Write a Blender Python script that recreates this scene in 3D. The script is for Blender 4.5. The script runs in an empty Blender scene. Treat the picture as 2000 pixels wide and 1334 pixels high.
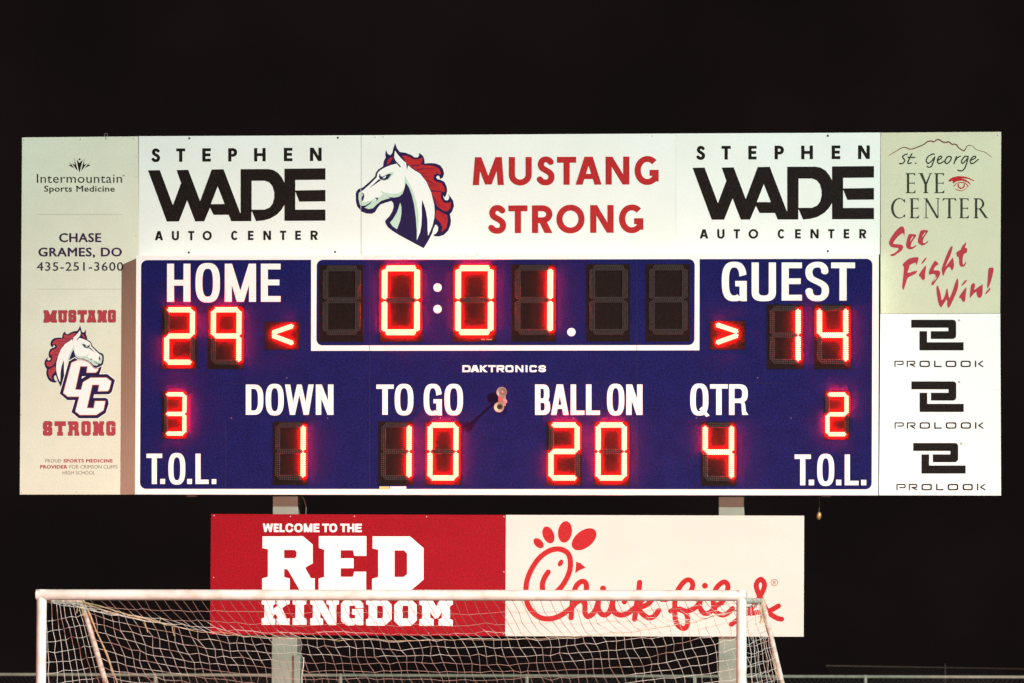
import bpy, bmesh, math, random
from mathutils import Vector, Matrix
from mathutils.geometry import delaunay_2d_cdt
random.seed(7)
S = bpy.context.scene
C = S.collection
# ------------------------------------------------------------------ camera
Z0 = 3.27                      # height of the scoreboard's lower edge above the field
CX, CD, CZ = 4.90363, 50.0, -1.26793 + Z0
YAW, PIT, ROL, FPX = 0.0961833, 0.0563117, 0.00377109, 9620.656
_cy, _sy, _cp, _sp, _cr, _sr = math.cos(YAW), math.sin(YAW), math.cos(PIT), math.sin(PIT), math.cos(ROL), math.sin(ROL)
_R = Vector((_cy, _sy, 0)); _F = Vector((-_sy, _cy, 0)); _U = Vector((0, 0, 1))
F2 = _cp * _F + _sp * _U; U2 = -_sp * _F + _cp * _U
R3 = _cr * _R + _sr * U2; U3 = -_sr * _R + _cr * U2
CAM = Vector((CX, -CD, CZ))
cam = bpy.data.cameras.new('camera'); camo = bpy.data.objects.new('camera', cam); C.objects.link(camo)
camo.matrix_world = Matrix(((R3.x, U3.x, -F2.x, CAM.x), (R3.y, U3.y, -F2.y, CAM.y), (R3.z, U3.z, -F2.z, CAM.z), (0, 0, 0, 1)))
cam.sensor_width = 36; cam.sensor_fit = 'HORIZONTAL'; cam.lens = FPX / 2000 * 36
cam.clip_start = 1; cam.clip_end = 3000
cam.dof.use_dof = True; cam.dof.focus_distance = 49.5; cam.dof.aperture_fstop = 5.0
S.camera = camo
# ------------------------------------------------------------------ night sky and stadium floodlights
w = bpy.data.worlds.new('World'); S.world = w; w.use_nodes = True
bg = w.node_tree.nodes['Background']; bg.inputs[0].default_value = (0.0080, 0.0052, 0.0053, 1); bg.inputs[1].default_value = 1.0
_n = w.node_tree.nodes.new('ShaderNodeTexNoise'); _n.inputs['Scale'].default_value = 26; _n.inputs['Detail'].default_value = 4
_g = w.node_tree.nodes.new('ShaderNodeTexCoord'); w.node_tree.links.new(_g.outputs['Generated'], _n.inputs['Vector'])
_r = w.node_tree.nodes.new('ShaderNodeValToRGB'); _r.color_ramp.elements[0].position = .3; _r.color_ramp.elements[1].position = .72
_r.color_ramp.elements[0].color = (0.0062, 0.0042, 0.0044, 1); _r.color_ramp.elements[1].color = (0.0096, 0.0064, 0.0063, 1)
w.node_tree.links.new(_n.outputs['Fac'], _r.inputs[0]); w.node_tree.links.new(_r.outputs[0], bg.inputs[0])
S.view_settings.view_transform = 'Standard'; S.view_settings.look = 'None'
S.view_settings.exposure = 0; S.view_settings.gamma = 1
S.cycles.use_denoising = True; S.cycles.denoiser = 'OPENIMAGEDENOISE'
S.cycles.sample_clamp_indirect = 6
def flood(name, pos, aim, power, col, size, angle, blend):
    l = bpy.data.lights.new(name, 'SPOT'); l.energy = power; l.color = col; l.shadow_soft_size = size
    l.spot_size = math.radians(angle); l.spot_blend = blend
    o = bpy.data.objects.new(name, l); C.objects.link(o); o.location = pos
    o.rotation_euler = (Vector(aim) - Vector(pos)).to_track_quat('-Z', 'Y').to_euler()
AIM = Vector((0, 0, Z0 + 1.0))
flood('stadium_floodlight_main', AIM + 52 * Vector((0.87, -1, 0.44)), AIM, 280000, (0.90, 1.0, 0.93), 0.22, 36, 0.5)
flood('stadium_floodlight_low', Vector((0.5, -48, 5.8)), Vector((-.8, 0, -2.0)), 84000, (1.0, 0.48, 0.40), 0.9, 24, 1.0)

# ------------------------------------------------------------------ helpers
def px(u, v, Y):
    d = F2 + (u - 1000) / FPX * R3 - (v - 667) / FPX * U3
    t = (Y + CD) / d.y
    return CAM + d * t
def mat(name, col, rough=0.6, var=0.06, scale=6.0, bump=0.0, metal=0.0, spec=0.4, stain=None, stain_amt=0.0, sscale=0.7, fine=0.0):
    m = bpy.data.materials.new(name); m.use_nodes = True; nt = m.node_tree; b = nt.nodes['Principled BSDF']
    b.inputs['Roughness'].default_value = rough; b.inputs['Metallic'].default_value = metal
    b.inputs['Specular IOR Level'].default_value = spec
    tc = nt.nodes.new('ShaderNodeTexCoord'); n = nt.nodes.new('ShaderNodeTexNoise')
    n.inputs['Scale'].default_value = scale; n.inputs['Detail'].default_value = 5; n.inputs['Roughness'].default_value = 0.6
    nt.links.new(tc.outputs['Object'], n.inputs['Vector'])
    r = nt.nodes.new('ShaderNodeMapRange'); r.inputs[1].default_value = 0.3; r.inputs[2].default_value = 0.7
    r.inputs[3].default_value = 1 - var; r.inputs[4].default_value = 1 + var
    nt.links.new(n.outputs['Fac'], r.inputs[0])
    mx = nt.nodes.new('ShaderNodeMix'); mx.data_type = 'RGBA'; mx.blend_type = 'MULTIPLY'; mx.inputs[0].default_value = 1
    mx.inputs[6].default_value = (*col, 1); nt.links.new(r.outputs[0], mx.inputs[7])
    out = mx.outputs[2]
    if fine:
        n3 = nt.nodes.new('ShaderNodeTexNoise'); n3.inputs['Scale'].default_value = 58; n3.inputs['Detail'].default_value = 1
        nt.links.new(tc.outputs['Object'], n3.inputs['Vector'])
        r3 = nt.nodes.new('ShaderNodeMapRange'); r3.inputs[1].default_value = 0.3; r3.inputs[2].default_value = 0.7
        r3.inputs[3].default_value = 1 - fine; r3.inputs[4].default_value = 1 + fine; nt.links.new(n3.outputs['Fac'], r3.inputs[0])
        m3 = nt.nodes.new('ShaderNodeMix'); m3.data_type = 'RGBA'; m3.blend_type = 'MULTIPLY'; m3.inputs[0].default_value = 1
        nt.links.new(out, m3.inputs[6]); nt.links.new(r3.outputs[0], m3.inputs[7]); out = m3.outputs[2]
    if stain:
        n2 = nt.nodes.new('ShaderNodeTexNoise'); n2.inputs['Scale'].default_value = sscale; n2.inputs['Detail'].default_value = 6
        nt.links.new(tc.outputs['Object'], n2.inputs['Vector'])
        r2 = nt.nodes.new('ShaderNodeMapRange'); r2.inputs[1].default_value = 0.42; r2.inputs[2].default_value = 0.72
        r2.inputs[3].default_value = 0; r2.inputs[4].default_value = stain_amt; nt.links.new(n2.outputs['Fac'], r2.inputs[0])
        m2 = nt.nodes.new('ShaderNodeMix'); m2.data_type = 'RGBA'
        nt.links.new(r2.outputs[0], m2.inputs[0]); nt.links.new(out, m2.inputs[6]); m2.inputs[7].default_value = (*stain, 1)
        out = m2.outputs[2]
    nt.links.new(out, b.inputs['Base Color'])
    if bump:
        bp = nt.nodes.new('ShaderNodeBump'); bp.inputs['Strength'].default_value = bump; bp.inputs['Distance'].default_value = 0.01
        nt.links.new(n.outputs['Fac'], bp.inputs['Height']); nt.links.new(bp.outputs[0], b.inputs['Normal'])
    return m
def emit(name, col, strength):
    m = bpy.data.materials.new(name); m.use_nodes = True; b = m.node_tree.nodes['Principled BSDF']
    b.inputs['Base Color'].default_value = (0.1, 0.02, 0.02, 1); b.inputs['Roughness'].default_value = 0.3
    b.inputs['Emission Color'].default_value = (*col, 1); b.inputs['Emission Strength'].default_value = strength
    return m
M = dict(
    white=mat('white_sign_vinyl', (0.80, 0.82, 0.79), 0.45, 0.02, 3, stain=(0.70, 0.73, 0.66), stain_amt=0.35, sscale=1.1, fine=.03),
    bright=mat('new_white_sign_vinyl', (0.84, 0.85, 0.85), 0.4, 0.015, 3, fine=.025),
    aged=mat('aged_greenish_cream_vinyl', (0.69, 0.71, 0.585), 0.55, 0.04, 4, stain=(0.66, 0.61, 0.49), stain_amt=0.7, sscale=0.8, fine=.05),
    aged2=mat('yellowed_cream_vinyl', (0.595, 0.595, 0.435), 0.55, 0.04, 4, stain=(0.62, 0.56, 0.40), stain_amt=0.7, sscale=1.0, fine=.05),
    cream=mat('cream_banner_vinyl', (0.665, 0.645, 0.60), 0.5, 0.02, 3, stain=(0.64, 0.59, 0.50), stain_amt=0.6, sscale=0.9, fine=.03),
    blue=mat('navy_scoreboard_paint', (0.0085, 0.0095, 0.088), 0.5, 0.14, 5, spec=0.05, fine=.42),
    bluedark=mat('dark_navy_joint', (0.004, 0.004, 0.022), 0.6, 0.1, 5),
    paint=mat('white_scoreboard_paint', (0.84, 0.85, 0.84), 0.45, 0.02, 4),
    black=mat('black_vinyl', (0.014, 0.010, 0.009), 0.55, 0.15, 20, spec=0.06, fine=.5),
    dgreen=mat('dark_green_ink', (0.035, 0.045, 0.030), 0.6, 0.1, 20, spec=0.06),
    ink=mat('plum_ink', (0.042, 0.022, 0.060), 0.6, 0.1, 20, spec=0.06),
    inkblue=mat('slate_ink', (0.035, 0.040, 0.065), 0.6, 0.1, 20, spec=0.06),
    greyink=mat('grey_ink', (0.20, 0.20, 0.16), 0.6, 0.1, 20, spec=0.06),
    faint=mat('faint_grey_ink', (0.42, 0.44, 0.36), 0.6, 0.05, 20, spec=0.06),
    red=mat('red_vinyl', (0.44, 0.022, 0.024), 0.5, 0.06, 12, spec=.1, fine=.18),
    redsm=mat('crimson_ink', (0.40, 0.035, 0.05), 0.55, 0.08, 30, fine=.12),
    redbrush=mat('crimson_brush_ink', (0.42, 0.024, 0.045), 0.55, 0.08, 30, fine=.1),
    maroon=mat('maroon_outline_ink', (0.13, 0.03, 0.04), 0.55, 0.08, 30),
    orange=mat('orange_red_edge_ink', (0.50, 0.10, 0.06), 0.55, 0.08, 30),
    banner=mat('crimson_banner_vinyl', (0.30, 0.002, 0.010), 0.5, 0.06, 3, spec=.1, fine=.24),
    logored=mat('bright_red_vinyl', (0.46, 0.019, 0.023), 0.5, 0.05, 12, spec=.1, fine=.16),
    navy=mat('emblem_navy_ink', (0.022, 0.013, 0.062), 0.55, 0.1, 20, spec=0.06),
    mint=mat('emblem_pale_mint_ink', (0.52, 0.67, 0.56), 0.55, 0.03, 20),
    emwhite=mat('emblem_white_ink', (0.83, 0.84, 0.82), 0.5, 0.02, 20),
    brown=mat('brown_line_ink', (0.16, 0.045, 0.03), 0.6, 0.1, 20),
    face=mat('black_digit_face', (0.0105, 0.0050, 0.0045), 0.62, 0.15, 20, spec=0.10, fine=.4),
    off=mat('unlit_lens', (0.038, 0.024, 0.024), 0.45, 0.35, 60, spec=0.15),
    steel=mat('galvanised_steel', (0.25, 0.30, 0.245), 0.55, 0.10, 5, bump=.15, stain=(0.22, 0.24, 0.19), stain_amt=0.5, sscale=3),
    steelb=mat('dark_steel', (0.10, 0.09, 0.08), 0.6, 0.1, 6),
    fence=mat('weathered_fence_pipe', (0.36, 0.34, 0.27), 0.5, 0.2, 9, metal=0.1),
    farpipe=mat('dark_far_fence_pipe', (0.14, 0.105, 0.085), 0.7, 0.2, 9),  # darker and browner than the near fence pipe
    wire=mat('dull_fence_wire', (0.035, 0.033, 0.03), 0.6, 0.2, 9, metal=0.2),
    goal=mat('white_goal_paint', (0.70, 0.74, 0.72), 0.35, 0.06, 14, stain=(0.40, 0.34, 0.25), stain_amt=0.55, sscale=6),
    stay=mat('chipped_cream_paint', (0.62, 0.62, 0.57), 0.5, 0.14, 30, stain=(0.30, 0.20, 0.11), stain_amt=0.8, sscale=14),
    cord=mat('net_cord', (0.60, 0.61, 0.57), 0.8, 0.12, 25),
    rope=mat('frayed_rope', (0.55, 0.42, 0.24), 0.85, 0.2, 40),
    brass=mat('brass_metal', (0.50, 0.33, 0.13), 0.4, 0.1, 20, metal=0.45),
    rose=mat('rosy_cast_metal', (0.24, 0.20, 0.175), 0.4, 0.08, 30, metal=0.25, spec=0.6),
    pale=mat('pale_horn_metal', (0.72, 0.62, 0.48), 0.22, 0.05, 30, metal=0.35, spec=0.6),
    hole=mat('horn_throat', (0.03, 0.012, 0.01), 0.6, 0.1, 30),
    bolt=mat('dark_bolt', (0.045, 0.04, 0.03), 0.4, 0.1, 30, metal=0.4),
    rivet=mat('pale_rivet', (0.62, 0.60, 0.50), 0.4, 0.1, 30),
    yellow=mat('yellow_sticker', (0.62, 0.55, 0.20), 0.5, 0.05, 30),
    grass=mat('dark_grass', (0.035, 0.06, 0.02), 0.9, 0.3, 2, bump=.4),
    rust=mat('rusty_earth', (0.30, 0.10, 0.035), 0.9, 0.4, 1.2, bump=.4),
)
M['led'] = emit('lit_led_lens', (1.0, 0.050, 0.027), 30)
M['glowrim'] = emit('added_glow_rim', (1.0, 0.0006, 0.0004), 2200)  # added back-facing emitter that makes the red halo round lit digits

def link(name, me, mats, parent=None, loc=(0, 0, 0)):
    for m in (mats if isinstance(mats, (list, tuple)) else [mats]): me.materials.append(m)
    o = bpy.data.objects.new(name, me); C.objects.link(o); o.location = loc
    if parent: o.parent = parent
    return o
def pydata(name, vs, fs):
    me = bpy.data.meshes.new(name); me.from_pydata([tuple(v) for v in vs], [], fs); me.update(); return me
def thing(name, label, cat, loc, group=None):
    o = bpy.data.objects.new(name, None); C.objects.link(o); o.location = loc; o.empty_display_size = .1
    o['label'] = label; o['category'] = cat
    if group: o['group'] = group
    return o
def shift(vs, par):
    p = Vector(par.location) if par else Vector((0, 0, 0))
    q = par.parent if par else None
    while q: p += Vector(q.location); q = q.parent
    return [Vector(v) - p for v in vs]
class MB:                       # collects simple solids, world coordinates
    def __init__(s): s.v = []; s.f = []; s.mi = []
    def add(s, vs, fs, mi=0):
        n = len(s.v); s.v += [Vector(v) for v in vs]; s.f += [tuple(i + n for i in f) for f in fs]; s.mi += [mi] * len(fs)
    def box(s, a, b, mi=0):
        x0, y0, z0 = a; x1, y1, z1 = b
        s.add([(x0, y0, z0), (x1, y0, z0), (x1, y1, z0), (x0, y1, z0), (x0, y0, z1), (x1, y0, z1), (x1, y1, z1), (x0, y1, z1)],
              [(0, 3, 2, 1), (4, 5, 6, 7), (0, 1, 5, 4), (1, 2, 6, 5), (2, 3, 7, 6), (3, 0, 4, 7)], mi)
    def slab(s, quad, t, mi=0):   # quad: 4 front points, thickness t away from the field
        q = [Vector(p) for p in quad]; k = [p + Vector((0, t, 0)) for p in q]
        s.add(q + k, [(0, 1, 2, 3), (7, 6, 5, 4), (4, 5, 1, 0), (5, 6, 2, 1), (6, 7, 3, 2), (7, 4, 0, 3)], mi)
    def tube(s, pts, r, n=10, mi=0, caps=True):
        pts = [Vector(p) for p in pts]; rs = r if isinstance(r, (list, tuple)) else [r] * len(pts)
        rings = []; up = None
        for i, p in enumerate(pts):
            d = (pts[min(i + 1, len(pts) - 1)] - pts[max(i - 1, 0)]).normalized()
            if up is None:
                up = d.orthogonal().normalized()
            up = (up - d * up.dot(d)).normalized(); sd = d.cross(up)
            rings.append([p + rs[i] * (math.cos(2 * math.pi * k / n) * up + math.sin(2 * math.pi * k / n) * sd) for k in range(n)])
        vs = [q for r_ in rings for q in r_]; fs = []
        for i in range(len(pts) - 1):
            for k in range(n):
                fs.append((i * n + k, i * n + (k + 1) % n, (i + 1) * n + (k + 1) % n, (i + 1) * n + k))
        if caps: fs.append(tuple(range(n))[::-1]); fs.append(tuple((len(pts) - 1) * n + k for k in range(n)))
        s.add(vs, fs, mi)
    def lathe(s, c, prof, axis=Vector((0, -1, 0)), n=20, mi=0):   # prof: (distance along axis, radius)
        axis = Vector(axis).normalized(); a = axis.orthogonal().normalized(); b = axis.cross(a); c = Vector(c); vs = []; fs = []
        for d, r in prof:
            for k in range(n):
                vs.append(c + axis * d + r * (math.cos(2 * math.pi * k / n) * a + math.sin(2 * math.pi * k / n) * b))
        for i in range(len(prof) - 1):
            for k in range(n): fs.append((i * n + k, i * n + (k + 1) % n, (i + 1) * n + (k + 1) % n, (i + 1) * n + k))
        s.add(vs, fs, mi)
    def build(s, name, mats, parent=None, smooth=False, bevel=0):
        me = pydata(name, shift(s.v, parent), s.f)
        for p, mi in zip(me.polygons, s.mi): p.material_index = mi; p.use_smooth = smooth
        if smooth: me.set_sharp_from_angle(angle=math.radians(40))
        o = link(name, me, mats, parent)
        if bevel:
            md = o.modifiers.new('bevel', 'BEVEL'); md.width = bevel; md.segments = 2; md.limit_method = 'ANGLE'
        return o

# ------------------------------------------------------------------ flat artwork: polygons are laid over each other, the top one wins
def paint(layers):
    vs = []; fs = []; cols = []
    for poly, col in layers:
        pts = []
        for p in poly:
            p = (float(p[0]), float(p[1]))
            if not pts or (abs(p[0] - pts[-1][0]) + abs(p[1] - pts[-1][1])) > 1e-4: pts.append(p)
        if len(pts) > 2 and abs(pts[0][0] - pts[-1][0]) + abs(pts[0][1] - pts[-1][1]) < 1e-4: pts.pop()
        if len(pts) < 3: continue
        area = sum(pts[i - 1][0] * pts[i][1] - pts[i][0] * pts[i - 1][1] for i in range(len(pts)))
        if abs(area) < 2e-3: continue
        if area < 0: pts.reverse()
        n = len(vs); vs += [Vector(p) for p in pts]; fs.append(list(range(n, n + len(pts)))); cols.append(col)
    ov, oe, of, _, _, orig = delaunay_2d_cdt(vs, [], fs, 1, 1e-4)
    tris = []
    for f, og in zip(of, orig):
        if not og: continue
        c = cols[max(og)]
        if c is not None: tris.append((f, c))
    return ov, tris
def art(name, layer_sets, mats, Y, parent, extra=None):
    """layer_sets: list of layer lists in photograph pixels; mats: materials, indexed by the layer colours"""
    vs = []; fs = []; mi = []
    for ls in layer_sets:
        ov, tr = paint(ls); n = len(vs)
        vs += [px(p[0], p[1], Y) for p in ov]
        for f, c in tr: fs.append(tuple(i + n for i in f)); mi.append(c)
    for tv, tf, c, dy in sum(extra or [], []):
        n = len(vs); vs += [px(p[0], p[1], Y + dy) for p in tv]
        for f in tf: fs.append(tuple(i + n for i in f)); mi.append(c)
    me = pydata(name, shift(vs, parent), fs)
    for p, c in zip(me.polygons, mi):
        p.material_index = c
        if p.normal.y > 0: p.flip()
    return link(name, me, mats, parent)
def Zm(x0, y0, s):             # coordinates read from an enlargement -> photograph pixels
    return lambda pts: [(x0 + p[0] / s, y0 + p[1] / s) for p in pts]
def crom(pts, n=8, closed=False):
    P = list(pts); out = []; m = len(P)
    for i in range(m if closed else m - 1):
        if closed: p0, p1, p2, p3 = P[i - 1], P[i], P[(i + 1) % m], P[(i + 2) % m]
        else: p0, p1, p2, p3 = P[max(i - 1, 0)], P[i], P[i + 1], P[min(i + 2, m - 1)]
        for k in range(n):
            t = k / n; a = []
            for j in (0, 1):
                a.append(.5 * (2 * p1[j] + (p2[j] - p0[j]) * t + (2 * p0[j] - 5 * p1[j] + 4 * p2[j] - p3[j]) * t * t + (3 * p1[j] - p0[j] - 3 * p2[j] + p3[j]) * t ** 3))
            out.append(tuple(a))
    if not closed: out.append(tuple(P[-1]))
    return out
def disc(c, r, n=12, ry=None, ang=0):
    ry = ry or r; ca, sa = math.cos(ang), math.sin(ang)
    return [(c[0] + r * math.cos(t) * ca - ry * math.sin(t) * sa, c[1] + r * math.cos(t) * sa + ry * math.sin(t) * ca) for t in [2 * math.pi * k / n for k in range(n)]]
def stroke(pts, w, cap=True, taper=None, joints=True):
    out = []; m = len(pts)
    ws = [w * (taper(i / (m - 1)) if taper else 1) for i in range(m)]
    for i in range(m - 1):
        (x0, y0), (x1, y1) = pts[i], pts[i + 1]; L = math.hypot(x1 - x0, y1 - y0)
        if L < 1e-5: continue
        nx, ny = -(y1 - y0) / L / 2, (x1 - x0) / L / 2
        out.append([(x0 + nx * ws[i], y0 + ny * ws[i]), (x1 + nx * ws[i + 1], y1 + ny * ws[i + 1]), (x1 - nx * ws[i + 1], y1 - ny * ws[i + 1]), (x0 - nx * ws[i], y0 - ny * ws[i])])
    if joints:
        for i in range(m):
            if (0 < i < m - 1) or cap: out.append(disc(pts[i], ws[i] / 2, 10))
    return out

# ------------------------------------------------------------------ lettering: capitals drawn in a box W x H with stroke width 1, y up
def rect(a, b, c, d): return [(a, b), (c, b), (c, d), (a, d)]
def arc(cx, cy, rx, ry, a0, a1, n=2.0, N=22, w=1.0, wy=None):
    wy = wy or w; P = []
    for k in range(N + 1):
        t = math.radians(a0 + (a1 - a0) * k / N); c, s = math.cos(t), math.sin(t)
        ex = math.copysign(abs(c) ** (2 / n), c); ey = math.copysign(abs(s) ** (2 / n), s)
        P.append(((cx + rx * ex, cy + ry * ey), (cx + (rx - w) * ex, cy + (ry - wy) * ey)))
    return [[P[i][0], P[i + 1][0], P[i + 1][1], P[i][1]] for i in range(N)]
def diag(x0, y0, x1, y1, hw): return [(x0 - hw / 2, y0), (x0 + hw / 2, y0), (x1 + hw / 2, y1), (x1 - hw / 2, y1)]
def glyph(ch, W, H, n=2.2, st='helv'):
    h = 1.0; mid = H / 2; o = []
    if ch == 'H': o = [rect(0, 0, 1, H), rect(W - 1, 0, W, H), rect(0, mid - .5, W, mid + .5)]
    elif ch == 'E': o = [rect(0, 0, 1, H), rect(0, 0, W, h), rect(0, H - h, W, H), rect(0, mid - .45, W * .94, mid + .55)]
    elif ch == 'F': o = [rect(0, 0, 1, H), rect(0, H - h, W, H), rect(0, mid - .45, W * .9, mid + .55)]
    elif ch == 'L': o = [rect(0, 0, 1, H), rect(0, 0, W, h)]
    elif ch == 'I': o = [rect(0, 0, W, H)]
    elif ch == 'T': o = [rect(0, H - h, W, H), rect(W / 2 - .5, 0, W / 2 + .5, H)]
    elif ch == 'O': o = arc(W / 2, mid, W / 2, mid, 0, 360, n, 44)
    elif ch == 'Q': o = arc(W / 2 * .98, mid, W / 2 * .98, mid, 0, 360, n, 44) + [[(W * .48, H * .2), (W * .62, H * .28), (W + .15, 0.0), (W * .86, -.28)]]
    elif ch == 'C':
        a = 38 if st == 'geo' else 33
        o = arc(W / 2, mid, W / 2, mid, a, 360 - a, n, 36) if st == 'geo' else arc(W / 2, mid, W / 2, mid, 12, 348, n, 40)
        if st != 'geo': o = [q for q in o if True]
    elif ch == 'G':
        if st == 'geo':
            o = arc(W * .53, mid, W * .53, mid, 45, 335, n, 36) + [rect(W - 1, H * .12, W, mid + .1), rect(W * .62, mid - .9, W, mid + .1)]
        else:
            o = arc(W / 2, mid, W / 2, mid, 14, 300, n, 40) + [rect(W - .72, 0, W, mid + .1), rect(W * .54, mid - .85, W, mid + .1), [(W - 1, .1), (W - .5, 0), (W - .5, mid), (W - 1, mid)]]
    elif ch == 'S':
        pts = [(.97, .77), (.93, .90), (.74, .985), (.5, 1.0), (.22, .97), (.03, .87), (.0, .75), (.08, .62), (.28, .55), (.5, .5), (.75, .44), (.94, .36), (1, .25), (.96, .11), (.77, .02), (.5, 0), (.24, .02), (.06, .11), (.0, .25)]
        if st == 'geo': pts = [(.95, .86), (.75, .97), (.5, 1.0), (.25, .95), (.12, .8), (.2, .64), (.45, .55), (.72, .46), (.95, .33), (.95, .14), (.75, .02), (.45, 0), (.2, .04), (.0, .16)]
        P = crom([(.5 + p[0] * (W - 1), .5 + p[1] * (H - 1)) for p in pts], 4)
        o = stroke(P, 1.0, cap=False)
    elif ch == 'U':
        r = min(W * .5, mid); o = [rect(0, r, 1, H), rect(W - 1, r, W, H)] + arc(W / 2, r, W / 2, r, 180, 360, n, 24)
    elif ch == 'D':
        xc = W * .45 if st == 'helv' else W * .3
        o = [rect(0, 0, 1, H), rect(0, 0, xc, h), rect(0, H - h, xc, H)] + arc(xc, mid, W - xc, mid, -90, 90, n, 26)
    elif ch in 'PRB':
        lo = H * (.46 if ch != 'B' else .47); hb = (H - lo + h * .5) / 2; cy_ = H - hb; xc = W * .5; wt = W if ch != 'B' else W * .95
        o = [rect(0, 0, 1, H), rect(0, H - h, xc, H), rect(0, H - 2 * hb, xc, H - 2 * hb + h)] + arc(xc, cy_, wt - xc, hb, -90, 90, n, 22)
        if ch == 'R':
            if st == 'helv': o += [[(W * .42, H - 2 * hb + h), (W * .42 + 1, H - 2 * hb + h), (W * .86, H * .36), (W * .9, H * .12), (W + .12, 0), (W - 1.0, 0), (W - 1.08, H * .12), (W - 1.12, H * .34)]]
            else: o += [diag(W * .5, H - 2 * hb + .5, W - .62, 0, 1.24)]
        if ch == 'B':
            h2 = (H - 2 * hb + h) / 2
            o += [rect(0, 0, xc, h)] + arc(xc, h2, W - xc, h2, -90, 90, n, 22)
    elif ch == 'A':
        hw = {'wide': 1.5, 'helv': .98}.get(st, 1.12); ap = W / 2
        o = [diag(hw / 2, 0, ap - .04 - hw * .06, H, hw), diag(W - hw / 2, 0, ap + .04 + hw * .06, H, hw), rect(W * .24, H * .2, W * .76, H * .2 + .9)]
    elif ch == 'M':
        if st == 'geo':
            hw = 1.0
            o = [diag(.5, 0, W * .17, H, hw), diag(W - .5, 0, W * .83, H, hw), diag(W * .17, H, W / 2, H * .02, 1.05), diag(W * .83, H, W / 2, H * .02, 1.05)]
        else: o = [rect(0, 0, 1, H), rect(W - 1, 0, W, H), diag(.55, H, W / 2, 0, .98), diag(W - .55, H, W / 2, 0, .98)]
    elif ch == 'N': o = [rect(0, 0, 1, H), rect(W - 1, 0, W, H), diag(.55, H, W - .55, 0, 1.08)]
    elif ch == 'W': o = [diag(.48, H, W * .265, 0, .96), diag(W * .265, 0, W / 2, H, .86), diag(W / 2, H, W * .735, 0, .86), diag(W * .735, 0, W - .48, H, .96)]
    elif ch == 'K': o = [rect(0, 0, 1, H), [(1, mid * .75), (W - 1.4, H), (W, H), (1, mid * .75 - 1.2)] if st != 'wide' else diag(1.0, mid, W - .8, H, 1.6), diag(1.2, mid + .1, W - .8, 0, 1.6)]
    elif ch == 'V': o = [diag(.5, H, W / 2, 0, 1.05), diag(W - .5, H, W / 2, 0, 1.05)]
    elif ch == '.': o = [rect(0, 0, W, H)]
    return o
def line(text, xr, yt, yb, tv, th, n=2.2, st='helv', col=0, over=0.0, tilt=0.0):
    """text set letter by letter into the given left-right ranges"""
    L = []
    k = 0
    for ch in text:
        if ch == ' ': continue
        x0, x1 = xr[k]; k += 1; a, b = yt, yb
        if ch == '.': a = yb - (x1 - x0) * 1.05
        if ch in 'OCGSQ' and over: a -= over; b += over
        if ch == 'U' and over: b += over
        W = (x1 - x0) / tv; H = (b - a) / th
        for poly in glyph(ch, W, H, n, st):
            L.append(([(x0 + p[0] * tv, b - p[1] * th + tilt * (x0 + p[0] * tv - xr[0][0])) for p in poly], col))
    return L
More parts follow.
